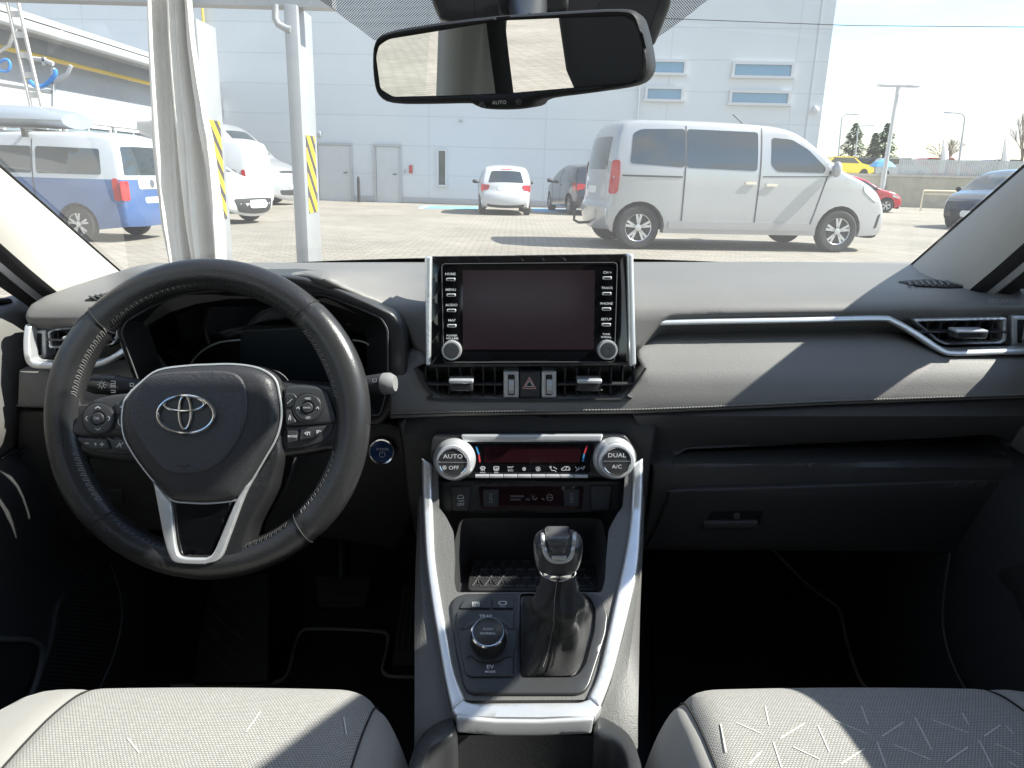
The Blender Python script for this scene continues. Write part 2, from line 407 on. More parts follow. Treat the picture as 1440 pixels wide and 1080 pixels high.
    if mirror:
        mx,mz,ms,mm=mirror
        for sg in (1,-1):
            b=bmesh.new(); bmesh.ops.create_uvsphere(b,u_segments=14,v_segments=8,radius=1,matrix=Mx.Translation((mx,sg*(Wf(mx,mz)+.13),mz))@Mx.Diagonal((.07,.09,ms*.85,1))); boxbm((mx,sg*(Wf(mx,mz)+.02),mz-ms*.5),(.05,.14,.05),.01,bm=b)
            part('door_mirror',b,MT[mm],t)
    t['_w']=0; del t['_w']
    return t
def mirror_y(p): return [(-a,b) for a,b in p]
def gap(x0,z0,x1,z1,w=.012):
    d=math.hypot(x1-x0,z1-z0); nx,nz=-(z1-z0)/d*w,(x1-x0)/d*w
    return ('door_gap',[(x0+nx,z0+nz),(x1+nx,z1+nz),(x1-nx,z1-nz),(x0-nx,z0-nz)],'seam',.003)
def on_ground(px,py): return G(px,py)

# ---------------- silver passenger van, broadside on the right
g1=G(897,351.5); g2=G(1175,355.5); van_scale=(g2-g1).length/3.275
ang=math.atan2(g2.y-g1.y,g2.x-g1.x)
Wv=1.92
cen=lambda g,a,w: V((g.x-math.sin(a)*w/2*-1*-1,g.y+math.cos(a)*w/2,0))
sv=vehicle('passenger_van','silver passenger van parked broadside in front of the pale warehouse','van',
  cen(g1,ang,Wv*van_scale),ang,
  [(-.46,.30),(-.51,.42),(-.53,.62),(-.49,.75),(-.47,1.05),(-.43,1.4),(-.38,1.68),(-.30,1.83)],
  [(-.18,1.89),(.05,1.91),(.6,1.92),(1.4,1.915),(2.0,1.89),(2.35,1.83)],
  [(2.62,1.70),(2.95,1.46),(3.27,1.25),(3.62,1.11),(3.88,.97),(4.03,.80),(4.11,.60),(4.13,.42),(4.07,.28)],
  Wv,MT['silver_paint'],(0,3.275),.335,.26,belt=1.15,tum=.17,zr=1.9,bulge=(.07,.04,.22),scale=van_scale,
  side=[('rear_quarter_window',[(-.19,1.28),(-.15,1.72),(-.02,1.78),(.64,1.80),(.64,1.24)],'car_glass'),
        ('sliding_door_window',[(.67,1.24),(.67,1.80),(1.80,1.79),(1.80,1.22)],'car_glass'),
        ('front_door_window',[(2.02,1.72),(2.35,1.70),(2.62,1.56),(2.92,1.30),(2.90,1.22),(2.12,1.22),(2.02,1.32)],'car_glass'),
        ('quarter_glass',[(2.98,1.24),(3.0,1.27),(3.16,1.18),(3.0,1.19)],'car_glass'),
        ('sliding_rail',[(-.30,1.09),(-.30,1.115),(.62,1.115),(.62,1.09)],'seam',.006),
        gap(.655,1.85,.655,.35),gap(1.86,1.86,1.84,.33),gap(2.96,1.18,2.82,.62),gap(1.90,1.14,2.98,1.17,.008),gap(2.82,.62,2.75,.36),
        ('sill_strip',[(.45,.33),(.45,.45),(2.78,.45),(2.78,.33)],'silver_paint',.02),
        ('door_handle',[(1.62,1.02),(1.62,1.06),(1.80,1.06),(1.80,1.02)],'chrome',.03),
        ('door_handle',[(1.96,1.00),(1.96,1.04),(2.14,1.04),(2.14,1.00)],'chrome',.03),
        ('headlight',[(3.62,1.06),(3.80,.99),(3.96,.87),(3.89,.79),(3.74,.88),(3.62,.97)],'lamp_glass',.01),
        ('fog_lamp',[(3.93,.38),(3.98,.40),(4.02,.62),(3.97,.6)],'black_trim',.004),
        ('taillight',[(-.485,.82),(-.455,1.32),(-.34,1.33),(-.34,1.1),(-.36,.84)],'red_lens',.028)],
  rearp=[('rear_window',[(-.62,1.18),(-.60,1.66),(.60,1.66),(.62,1.18)],'car_glass'),('number_plate',[(-.26,.82),(-.26,.93),(.26,.93),(.26,.82)],'plate_white'),
         ('rear_bumper',[(-.8,.34),(-.84,.62),(.84,.62),(.8,.34)],'silver_paint',.012)],
  frontp=[('windshield',[(-.66,1.27),(-.56,1.74),(.56,1.74),(.66,1.27)],'car_glass'),('grille',[(-.6,.45),(-.6,.62),(.6,.62),(.6,.45)],'black_trim')],
  mirror=(3.03,1.28,.14,'silver_paint'))
tb=bmesh.new(); tubebm([(-.4,0,.36),(-.74,0,.34),(-.82,0,.38),(-.82,0,.48)],.022,8,bm=tb); bmesh.ops.create_uvsphere(tb,u_segments=10,v_segments=6,radius=.04,matrix=Mx.Translation((-.82,0,.5))); part('tow_hook',tb,MT['black_trim'],sv)
tb=bmesh.new(); tubebm([(1.95,.0,1.93),(1.72,0,2.10)],.008,6,bm=tb); part('aerial',tb,MT['black_trim'],sv)

# ---------------- white hatchback seen from behind
g=G(709,303); hs=1.0
def hatch(name,label,loc,rz,paint,sc,group=None,Wd=1.7,**k):
    kw=dict(side=[('rear_door_window',[(.02,.98),(.25,1.32),(.98,1.36),(.98,.96)],'car_glass'),('front_door_window',[(1.03,.96),(1.03,1.36),(1.5,1.32),(2.15,.96)],'car_glass'),
                gap(1.005,1.38,.99,.32),gap(2.02,.95,2.0,.32),('door_handle',[(.8,.86),(.8,.89),(.95,.89),(.95,.86)],'black_trim',.02),
                ('taillight',[(-.55,.72),(-.48,.98),(-.3,.96),(-.38,.74)],'red_lens',.008),('headlight',[(2.75,.78),(3.02,.68),(3.05,.60),(2.7,.68)],'lamp_glass',.008)],
         rearp=[('rear_window',[(-.56,.99),(-.46,1.33),(.46,1.33),(.56,.99)],'car_glass'),('taillight',[(-.79,.74),(-.76,.95),(-.5,.92),(-.56,.78)],'red_lens',.012),('taillight',[(.79,.74),(.76,.95),(.5,.92),(.56,.78)],'red_lens',.012),
                ('number_plate',[(-.26,.74),(-.26,.85),(.26,.85),(.26,.74)],'plate_white'),('rear_bumper',[(-.55,.27),(-.62,.36),(.62,.36),(.55,.27)],'black_trim'),('high_brake_lamp',[(-.16,1.36),(-.16,1.38),(.16,1.38),(.16,1.36)],'red_lens')],
         frontp=[('windshield',[(-.62,.98),(-.48,1.36),(.48,1.36),(.62,.98)],'car_glass'),('grille',[(-.5,.3),(-.6,.5),(.6,.5),(.5,.3)],'black_trim'),('number_plate',[(-.26,.36),(-.26,.47),(.26,.47),(.26,.36)],'plate_white',.02)],
         mirror=(1.95,1.0,.08,'black_trim'))
    kw.update(k)
    return vehicle(name,label,'car',loc,rz,[(-.60,.28),(-.66,.42),(-.66,.62),(-.60,.78),(-.55,.98),(-.40,1.25)],[(-.28,1.42),(0,1.47),(.6,1.505),(1.1,1.49)],
      [(1.55,1.36),(2.0,1.10),(2.3,.96),(2.75,.86),(3.05,.72),(3.17,.52),(3.17,.34),(3.12,.26)],Wd,paint,(0,2.51),.30,.22,belt=.95,tum=.2,zr=1.5,scale=sc,group=group,**kw)
yh=hatch('hatchback_car','white hatchback with its back to us parked at the warehouse wall','',0,None,1) if False else None
d=G(709,303); pw=(W(747,300,d.y).x-W(671,300,d.y).x); sc=pw/1.72
hatch('hatchback_car','white hatchback seen from behind between the warehouse doors and the silver van',V((d.x,d.y+.6*sc,0)),PI/2+.06,MT['white_paint_car'],sc)
# ---------------- dark suv with red lamps partly behind the silver van
d=G(815,304)
hatch('compact_suv','dark compact SUV with red tail lamps half hidden behind the silver van',V((d.x+.55,d.y+1.0,0)),PI/2+.20,MT['dark_paint'],1.02,Wd=1.78)
# ---------------- low vans on the left
def panel_van(name,label,loc,rz,paint,sc,H=1.84,L=4.75,group=None,lower=None,win=True,wd=1.86,**k):
    wb=L*.62; f=lambda x:x*L/4.75; hz=lambda z:z*H/1.84
    sd=[('front_door_window',[(f(2.05),hz(1.02)),(f(2.05),hz(1.55)),(f(2.3),hz(1.53)),(f(2.85),hz(1.12)),(f(2.85),hz(1.05))],'car_glass'),gap(f(1.95),hz(1.7),f(1.93),.32),gap(f(2.9),hz(1.04),f(2.75),.5),gap(f(.75),hz(1.72),f(.75),.35),
        ('headlight',[(f(3.35),hz(.92)),(f(3.62),hz(.80)),(f(3.68),hz(.68)),(f(3.4),hz(.78))],'lamp_glass',.012),('door_handle',[(1.98,.92),(1.98,.96),(2.12,.96),(2.12,.92)],'black_trim',.02),
        ('taillight',[(f(-.84),hz(.72)),(f(-.80),hz(1.1)),(f(-.70),hz(1.1)),(f(-.72),hz(.72))],'red_lens',.01)]+k.pop('xside',[])
    rp=[('number_plate',[(-.26,.72),(-.26,.83),(.26,.83),(.26,.72)],'plate_white')]+k.pop('xrear',[])
    fp=[('windshield',[(-.70,hz(1.12)),(-.58,hz(1.62)),(.58,hz(1.62)),(.70,hz(1.12))],'car_glass'),('grille',[(-.62,.34),(-.66,.46),(.66,.46),(.62,.34)],'black_trim'),('upper_grille',[(-.45,hz(.70)),(-.5,hz(.74)),(.5,hz(.74)),(.45,hz(.70))],'black_trim'),
        ('number_plate',[(-.26,.5),(-.26,.61),(.26,.61),(.26,.5)],'plate_white',.02),('headlight',[(-.84,hz(.66)),(-.82,hz(.84)),(-.55,hz(.8)),(-.52,hz(.72))],'lamp_glass',.012),('headlight',[(.84,hz(.66)),(.82,hz(.84)),(.55,hz(.8)),(.52,hz(.72))],'lamp_glass',.012)]
    return vehicle(name,label,'van',loc,rz,[(f(-.86),.30),(f(-.90),.5),(f(-.88),hz(.9)),(f(-.84),hz(1.3)),(f(-.76),hz(1.66))],[(f(-.64),hz(1.79)),(f(-.3),hz(1.835)),(f(.8),hz(1.84)),(f(1.7),hz(1.82)),(f(2.1),hz(1.74))],
      [(f(2.45),hz(1.52)),(f(2.85),hz(1.2)),(f(3.1),hz(1.04)),(f(3.5),hz(.92)),(f(3.74),hz(.76)),(f(3.82),hz(.55)),(f(3.84),.36),(f(3.80),.26)],
      wd,paint,(0,wb),.33,.24,belt=hz(1.0),tum=.15,zr=hz(1.84),bulge=(.06,.04,.2),scale=sc,group=group,side=sd,rearp=rp,frontp=fp,mirror=(f(2.75),hz(1.1),.12,'black_trim'),**k)
d=G(326,317)
hatch('small_car','small white car with its nose towards us between the curtain and the striped post',V((d.x-2.95,d.y+1.75,0)),-.33,MT['white_paint_car'],1.06)
d=G(362,302)
panel_van('cargo_van','white windowless cargo van seen from its rear corner behind the small white car',V((d.x-.95,d.y+1.0,0)),PI-.10,MT['white_paint_car'],1.0,H=1.88,L=4.4,
   xside=[('cargo_side_panel',[(.0,1.0),(.0,1.52),(1.5,1.52),(1.5,1.0)],'white_paint_car',.014)])
d=G(396,290)
panel_van('tall_van','tall pale grey delivery van with dark windscreen behind the white cargo van',V((d.x-4.55,d.y+2.0,0)),-.22,MT['silver_paint'],1.06,H=2.42,L=5.4,wd=2.0)
# ---------------- two tone camper on the left
g1=G(172,338); ph=PI-.12
TW=1.9
bm_=panel_van('camper_van','white over blue passenger van seen from behind beside the white curtain','',0,MT['blue_paint'],1) if False else None
vb=W(100,332,g1.y+.6); gg=G(112,342); 
camper=panel_van('camper_van','white over blue passenger van seen from behind beside the white curtain',V((gg.x,gg.y+.95,0)),ph,MT['two_tone_paint'],.83,H=1.98,L=4.95,wd=TW,
   xside=[('side_window',[(-.55,1.24),(-.52,1.70),(.70,1.72),(.70,1.24)],'car_glass',.012),('side_window',[(.80,1.24),(.80,1.72),(1.9,1.72),(1.9,1.24)],'car_glass',.012)],
   xrear=[('emblem',circ(0,1.08,.075,16),'chrome',.02),('rear_window',[(-.72,1.24),(-.64,1.74),(.64,1.74),(.72,1.24)],'car_glass',.012),
          ('taillight',[(-.88,.78),(-.87,1.13),(-.66,1.13),(-.68,.78)],'red_lens',.014),('taillight',[(.88,.78),(.87,1.13),(.66,1.13),(.68,.78)],'red_lens',.014),('white_plate_holder',[(-.4,.98),(-.4,1.15),(.4,1.15),(.4,.98)],'white_paint_car',.01),
          ('bumper_reflector',[(-.85,.44),(-.85,.5),(-.6,.5),(-.6,.44)],'red_lens',.012)])
# roof box carried above the camper
rbx=thing('roof_box','pale grey roof box on top of the blue and white van','roof box',V((W(30,181,gg.y+.9).x,gg.y+.9,W(38,186,gg.y+.9).z)),False,ph)
prof=[]
for s in np.linspace(0,1,15):
    x=-1.0+2.05*s; h=.36*(math.sin(PI*min(1,max(0,.06+s*.86)))**.38); w=.46*(math.sin(PI*(.05+.9*s))**.22)
    prof.append([V((x+.05*math.cos(a),w*math.cos(a),.18+ (h*.62 if math.sin(a)>0 else .12)*math.sin(a))) for a in np.linspace(0,2*PI,20,endpoint=False)])
part('shell',gridbm(prof,close=True,caps=True),mat('box_grey',(.22,.25,.29),.3,coat=.5),rbx)
b=bmesh.new()
for x in (-.5,.6): boxbm((x,0,.03),(.06,1.2,.03),.008,bm=b); boxbm((x,.55,-.03),(.08,.06,.12),.01,bm=b); boxbm((x,-.55,-.03),(.08,.06,.12),.01,bm=b)
part('roof_bars',b,MT['black_trim'],rbx)
# ---------------- red car nose and dark car on the right
d=G(1243,299)
hatch('small_red_car','bright red car whose nose shows past the front of the silver van',V((d.x-2.45,d.y+.9,0)),-.10,MT['red_paint'],1.0)
d=G(1345,325)
hatch('dark_car','dark grey car facing us at the right edge of the windscreen',V((d.x+3.6,d.y+2.6,0)),PI+.62,MT['dark_paint'],1.12,Wd=1.8)
# ================================================================ setting
def brickmat(name,c1,c2,cm,sc,w,h,mort,rough=.8,rotx=0,off=.5,var=.1,bump=.3,noise=.35):
    m=bpy.data.materials.new(name); m.use_nodes=True; nt=m.node_tree; N=nt.nodes; L=nt.links; b=N['Principled BSDF']; b.inputs['Roughness'].default_value=rough
    tc=N.new('ShaderNodeTexCoord'); mp=N.new('ShaderNodeMapping'); mp.inputs['Rotation'].default_value=(rotx,0,0); L.new(tc.outputs['Object'],mp.inputs[0])
    br=N.new('ShaderNodeTexBrick'); br.offset=off; br.inputs['Color1'].default_value=(*c1,1); br.inputs['Color2'].default_value=(*c2,1); br.inputs['Mortar'].default_value=(*cm,1)
    br.inputs['Scale'].default_value=sc; br.inputs['Mortar Size'].default_value=mort; br.inputs['Brick Width'].default_value=w; br.inputs['Row Height'].default_value=h; br.inputs['Mortar Smooth'].default_value=.3
    L.new(mp.outputs[0],br.inputs[0]); n=N.new('ShaderNodeTexNoise'); n.inputs['Scale'].default_value=.35; n.inputs['Detail'].default_value=8; n.inputs['Roughness'].default_value=.7; L.new(tc.outputs['Object'],n.inputs[0])
    r=N.new('ShaderNodeMapRange'); r.inputs['From Min'].default_value=.3; r.inputs['From Max'].default_value=.7; r.inputs['To Min'].default_value=1-noise; r.inputs['To Max'].default_value=1+noise*.6; L.new(n.outputs['Fac'],r.inputs[0])
    x=N.new('ShaderNodeMix'); x.data_type='RGBA'; x.blend_type='MULTIPLY'; x.inputs['Factor'].default_value=1; cx=N.new('ShaderNodeCombineXYZ')
    for i in range(3): L.new(r.outputs[0],cx.inputs[i])
    L.new(br.outputs[0],x.inputs['A']); L.new(cx.outputs[0],x.inputs['B']); L.new(x.outputs['Result'],b.inputs['Base Color'])
    bp=N.new('ShaderNodeBump'); bp.invert=True; bp.inputs['Strength'].default_value=bump; bp.inputs['Distance'].default_value=.01; L.new(br.outputs['Fac'],bp.inputs['Height']); L.new(bp.outputs[0],b.inputs['Normal'])
    MT[name]=m; return m
pav=brickmat('paving',(.245,.22,.18),(.30,.27,.225),(.15,.135,.115),1,.24,.14,.010,.85,noise=.28)
bm=bmesh.new(); bmesh.ops.create_grid(bm,x_segments=2,y_segments=2,size=900,matrix=Mx.Translation((0,600,0)))
gr=part('ground',bm,pav); gr['kind']='structure'
# painted blue lines of the parking bays
mat('blue_line',(.16,.42,.72),.7,var=.25,vs=2)
def ground_strip(pts,z,m,name,kind='structure'):
    b=bmesh.new(); b.faces.new([b.verts.new(V((G(x,y).x,G(x,y).y,z))) for x,y in pts]); o=part(name,b,m); o['kind']=kind; return o
ground_strip([(592,289.5),(672,290.5),(672,294),(588,293)],.004,MT['blue_line'],'painted_bay_marking')
ground_strip([(748,293),(812,294.5),(812,299),(750,297.5)],.004,MT['blue_line'],'painted_bay_marking')
ground_strip([(588,293.4),(600,290),(604,290),(594,293.4)],.008,mat('white_line',(.7,.7,.68),.7),'painted_bay_marking')
# ---------------- warehouse
wa=G(447,281.6); wb_=G(832,293.6); wd=(wb_-wa).normalized(); wn=V((wd.y,-wd.x,0))   # wn faces us
def wl(px,py,off=0.0):
    r=wray(px,py); k=(wa-CP+wn*off).dot(wn)/r.dot(wn); return CP+r*k
def wc(px,py): p=wl(px,py)-wa; return (p.dot(wd),p.z)
WB=thing('warehouse','large pale grey panelled warehouse filling the view behind the parked cars','building',wa,False,math.atan2(wd.y,wd.x))
wend=wc(1146,230)[0]
mat('cladding_seam',(.48,.50,.52),.6)
cl=brickmat('cladding',(.60,.625,.645),(.615,.64,.66),(.54,.565,.585),1,4.4,1.06,.022,.55,R(-90),0,bump=.5,noise=.05)
bm=boxbm(((wend-26)/2-0,9,7),(wend+26,18,14)); part('wall',bm,cl,WB,smooth=False)
part('parapet',boxbm(((wend-26)/2,9,14.1),(wend+26.1,18.1,.25)),MT['cladding_seam'],WB,smooth=False)
mat('window_blue',(.10,.24,.38),.1,spec=.9,coat=.5); mat('frame_white',(.58,.59,.60),.5); mat('door_white',(.52,.54,.55),.5,var=.04); mat('frame_grey',(.40,.41,.42),.5)
def wbox(name,x0,y0,x1,y1,d0,d1,m,par,bev=0):
    a=wc(x0,y1); b=wc(x1,y0); cx,cz=(a[0]+b[0])/2,(a[1]+b[1])/2
    return part(name,boxbm((cx,-(d0+d1)/2,cz),(abs(b[0]-a[0]),abs(d1-d0),abs(b[1]-a[1])),bev),m,par,smooth=False)
for (x0,y0,x1,y1) in [(1030,90,1115,108),(1026,130,1110,146),(912,86,964,104),(908,124,960,141)]:
    w=wbox('window',x0+1.5,y0+2,x1-1.5,y1-2,.03,-.1,MT['window_blue'],WB)
    a=wc(x0,y1); b=wc(x1,y0); f=bmesh.new(); T=.09
    for c,s in [(((a[0]+b[0])/2,-.04,b[1]),(b[0]-a[0]+T,.12,T)),(((a[0]+b[0])/2,-.05,a[1]),(b[0]-a[0]+T*2,.16,T)),((a[0],-.04,(a[1]+b[1])/2),(T,.12,b[1]-a[1]-T)),((b[0],-.04,(a[1]+b[1])/2),(T,.12,b[1]-a[1]-T))]: boxbm(c,s,bm=f)
    part('window_frame',f,MT['frame_white'],w,smooth=False)
for (x0,y0,x1,y1) in [(449,203,494,282.5),(529,205,563,285)]:
    dd=wbox('door',x0+2,y0+2,x1-2,y1,.02,.06,MT['door_white'],WB)
    a=wc(x0,y1); b=wc(x1,y0); f=bmesh.new(); T=.09
    for c,s in [(((a[0]+b[0])/2,-.05,b[1]),(b[0]-a[0]+T,.1,T)),((a[0],-.05,b[1]/2-T/4),(T,.1,b[1]-T)),((b[0],-.05,b[1]/2-T/4),(T,.1,b[1]-T))]: boxbm(c,s,bm=f)
    part('door_frame',f,MT['frame_grey'],dd,smooth=False); c=wc(x1-7,y0+(y1-y0)*.5); part('handle',boxbm((c[0],-.1,c[1]),(.14,.06,.03),.008),MT['black_trim'],dd)
for (x0,y0,x1,y1) in [(616,211,628,261),(832,214,842,262)]:
    w=wbox('window',x0+1.5,y0+1,x1-1.5,y1-1,.03,-.1,mat('window_dark',(.06,.08,.07),.12,coat=.4),WB)
    a=wc(x0,y1); b=wc(x1,y0); f=bmesh.new(); T=.07
    for c,s in [(((a[0]+b[0])/2,-.04,b[1]),(b[0]-a[0]+T,.12,T)),(((a[0]+b[0])/2,-.05,a[1]),(b[0]-a[0]+T*2,.16,T)),((a[0],-.04,(a[1]+b[1])/2),(T,.12,b[1]-a[1]-T)),((b[0],-.04,(a[1]+b[1])/2),(T,.12,b[1]-a[1]-T))]: boxbm(c,s,bm=f)
    part('window_frame',f,MT['frame_white'],w,smooth=False)
c=wc(894,200)[0]; part('downpipe',tubebm([(c,-.1,.1),(c,-.1,13.8)],.035,10),MT['frame_white'],WB)
c=wc(1131,200)[0]; part('corner_joint',boxbm((c,-.012,7),(.05,.02,13.9)),MT['cladding_seam'],WB,smooth=False)
c=wc(519,200)[0]
part('base_flashing',boxbm(((wend-26)/2,-.02,.12),(wend+26,.03,.2)),MT['frame_grey'],WB,smooth=False)
c=wc(1145,155); b=bmesh.new(); boxbm((c[0],-.08,c[1]+.1),(.08,.16,.08),.01,bm=b); bmesh.ops.create_uvsphere(b,u_segments=12,v_segments=8,radius=.12,matrix=Mx.Translation((c[0],-.18,c[1])))
part('security_camera',b,MT['frame_white'],WB)
c=wc(578,238); b=boxbm((c[0],-.04,c[1]),(.14,.04,.30),.01); part('extinguisher_sign',b,MT['red_lens'],WB); c=wc(570,241); part('bell_push',boxbm((c[0],-.03,c[1]),(.08,.05,.12),.01),MT['frame_grey'],WB)
c=wc(648,170); part('wall_lamp',boxbm((c[0],-.05,c[1]),(.12,.1,.08),.01),MT['frame_grey'],WB); c=wc(448,188); part('wall_lamp',boxbm((c[0],-.07,c[1]),(.25,.14,.2),.03),MT['frame_grey'],WB)
b=bmesh.new(); c=wc(510,282); lathebm([(.06,0),(.06,.85),(.03,.95)],(c[0],-.5,0),(0,0,1),10,bm=b); part('bollard',b,MT['black_trim'],WB)
# yellow gas riser and meter box seen beside the striped post
gp=thing('gas_riser','yellow gas riser with white meter box on the warehouse wall by the curtain','gas pipe',wl(306,282,.15),False,math.atan2(wd.y,wd.x))
part('pipe',tubebm([(0,0,0),(0,0,7.5)],.045,8),mat('gas_yellow',(.62,.42,.06),.5),gp); c=wc(311,145)
part('meter_box',boxbm((.15,-.05,wc(311,150)[1]),(.55,.3,.75),.05),MT['frame_white'],gp)
# ---------------- low building along the left
lx=-12.6
LB=thing('annex_building','low grey workshop building along the left side with white gutter','building',V((lx,20,0)),False,0)
y0,y1=5,31.5; hL=4.25
mat('annex_wall',(.30,.32,.35),.6,var=.06); mat('annex_light',(.34,.35,.36),.6,var=.05); mat('gutter',(.5,.51,.51),.4)
part('wall',boxbm((-4,-20+(y0+y1)/2,hL/2),(8,y1-y0,hL)),MT['annex_wall'],LB,smooth=False)
part('light_band',boxbm((.03,-20+(y0+y1)/2,3.0-.35),(.05,y1-y0,.75)),MT['annex_light'],LB,smooth=False)
b=boxbm((-3.6,-20+(y0+y1)/2,hL+.25),(9,y1-y0+.6,.14)); boxbm((.55,-20+(y0+y1)/2,hL+.05),(.7,y1-y0+.6,.22),.04,bm=b); part('roof',b,MT['annex_light'],LB,smooth=False)
b=bmesh.new(); tubebm([(.98,-20+y0,hL-.02),(.98,-20+y1,hL-.02)],.11,10,bm=b); part('gutter',b,MT['gutter'],LB)
b=bmesh.new(); tubebm([(.35,-3.6,.2),(.35,-3.6,3.6),(.35,-3.4,3.75),(.35,11,3.75)],.06,8,bm=b); part('gas_pipe',b,MT['gas_yellow'],LB)
b=bmesh.new(); tubebm([(.98,-1.5,hL-.1),(.75,-1.5,hL-.5),(.2,-1.5,hL-.8),(.15,-1.5,.2)],.05,8,bm=b); part('downpipe',b,MT['gutter'],LB)
for k in range(9):
    yy=-20+7.0+k*2.6; w=part('window',boxbm((.05,yy,1.75),(.06,2.2,.85)),mat('annex_glass',(.16,.21,.24),.12,coat=.4),LB,smooth=False)
    f=bmesh.new()
    for c,s in [((.09,yy,2.2),(.08,2.4,.09)),((.09,yy,1.3),(.1,2.4,.09)),((.09,yy-1.15,1.75),(.08,.09,.81)),((.09,yy+1.15,1.75),(.08,.09,.81)),((.085,yy,1.75),(.05,.05,.81))]: boxbm(c,s,bm=f)
    part('window_frame',f,MT['frame_white'],w,smooth=False)
part('ledge',boxbm((.25,-20+13,3.15),(.5,9,.08)),MT['annex_light'],LB,smooth=False)
# blue hose looped over the pipes
hp=thing('hose','coil of bright blue hose hung on the pipework of the left building','hose',W(60,112,15.8),False,0)
o=W(60,112,15.8); pts=[W(x,y,15.8)-o for x,y in cr([(42,114),(50,121),(60,121),(70,114),(78,104),(77,98)],4,False)]
part('hose_loop',tubebm(pts,.045,8),mat('hose_blue',(.03,.22,.62),.35),hp)
pts=[W(x,y,15.8)-o for x,y in cr([(10,84),(14,90),(12,99),(3,100),(-4,94),(2,86)],4,True)]; part('hose_coil',tubebm(pts,.03,8,closed=True),MT['hose_blue'],hp)
br=thing('pipe_bracket','grey steel pipe bracket standing off the left building beside the slotted mast','bracket',W(75,140,16),False,0)
o=W(75,140,16); b=bmesh.new(); P=lambda x,y:W(x,y,16)-o
for L in ([(0,118),(40,124),(75,130)],[(75,95),(75,150)],[(40,82),(60,84),(75,90)],[(62,80),(62,92)],[(72,118),(95,104),(100,92)]): tubebm([P(*p) for p in L],.045,6,bm=b)
part('pipes',b,MT['frame_grey'],br)
# slotted mast
a=W(14,0,14.5); bq=W(43,143,14.5); ml=thing('slotted_mast','tall pale slotted steel mast leaning slightly at the far left','mast',V((bq.x+.0,14.5,0)),False,0)
b=bmesh.new(); top=V((a.x-bq.x-.08,0,a.z+1.2)); ex=(a-bq); st=V((0,0,bq.z*0)); bb=V((.3,0,0)); dirv=(top-bb).normalized(); Lm=(top-bb).length
for s in (-1,1): tubebm([bb+V((s*.10,0,0)),top+V((s*.10,0,0))],.035,6,bm=b)
k=0
while k*.34<Lm:
    c=bb+dirv*(k*.34); boxbm(c,(.18,.05,.10),bm=b); k+=1
part('ladder_post',b,mat('mast_paint',(.50,.47,.44),.6),ml,smooth=False)
# ---------------- canopy frame and curtain close in front
mat('post_grey',(.30,.31,.32),.45,.2,var=.08,vs=4); 
def stripemat():
    m=bpy.data.materials.new('hazard_stripe'); m.use_nodes=True; N=m.node_tree.nodes; L=m.node_tree.links; b=N['Principled BSDF']; b.inputs['Roughness'].default_value=.5
    tc=N.new('ShaderNodeTexCoord'); s=N.new('ShaderNodeSeparateXYZ'); L.new(tc.outputs['Object'],s.inputs[0])
    a=N.new('ShaderNodeMath'); a.operation='ADD'; L.new(s.outputs['Y'],a.inputs[0]); L.new(s.outputs['Z'],a.inputs[1])
    d=N.new('ShaderNodeMath'); d.operation='MULTIPLY'; d.inputs[1].default_value=6; L.new(a.outputs[0],d.inputs[0])
    f=N.new('ShaderNodeMath'); f.operation='FRACT'; L.new(d.outputs[0],f.inputs[0]); g=N.new('ShaderNodeMath'); g.operation='GREATER_THAN'; g.inputs[1].default_value=.55; L.new(f.outputs[0],g.inputs[0])
    x=N.new('ShaderNodeMix'); x.data_type='RGBA'; x.inputs['A'].default_value=(.72,.42,.02,1); x.inputs['B'].default_value=(.05,.05,.05,1); L.new(g.outputs[0],x.inputs['Factor']); L.new(x.outputs['Result'],b.inputs['Base Color']); return m
hz=stripemat()
CF=thing('canopy_frame','grey steel canopy frame with yellow and black striped posts in front of us','canopy frame',V((W(428,365,5.2).x,5.2,0)),False,0)
px1=W(427,250,5.2).x-W(428,365,5.2).x
zt=W(400,6,5.2).z
def post(x,y,w,dp,h,z0,z1):
    p=part('post',boxbm((x,y+dp/2,h/2),(w,dp,h),.006),MT['post_grey'],CF)
    part('hazard_tape',boxbm((x+w/2+.001,y+dp/2,(z0+z1)/2),(.006,dp-.14,z1-z0)),hz,p,smooth=False)
    part('base_plate',boxbm((x,y+dp/2,.01),(w+.15,dp+.15,.02)),MT['post_grey'],p,smooth=False)
zs=lambda y:W(440,y,5.25).z
post(-.012,0,.085,.36,zt,zs(300),zs(190))
x2=W(303,250,5.9).x-W(428,365,5.2).x; post(x2-.05,.55,.12,.36,zt,zs(322),zs(165))
b=bmesh.new(); boxbm((-1.05,.1,zt+.04),(2.6,.12,.09),bm=b); part('beam',b,MT['post_grey'],CF,smooth=False)
o=V((W(428,365,5.2).x,5.2,0)); pts=[W(x,y,5.2)-o for x,y in [(387,6),(387,26),(391,34),(402,40),(409,42)]]; part('rainwater_pipe',tubebm(pts,.022,10),MT['post_grey'],CF)
cu=thing('curtain','gathered off white tarpaulin curtain hanging beside the left post of the canopy','curtain',V((W(260,365,5.1).x,5.0,0)),False,0)
o=V((W(260,365,5.1).x,5.0,0)); rows=[]; Lft=[(-30,206),(0,208),(120,211),(200,212),(260,218),(320,226),(367,236),(520,262)]; Rgt=[(-30,272),(0,276),(60,281),(120,290),(165,299),(190,306),(240,311),(320,317),(367,319),(520,330)]
random.seed(3); ph=[random.uniform(0,6) for _ in range(8)]
N_=72
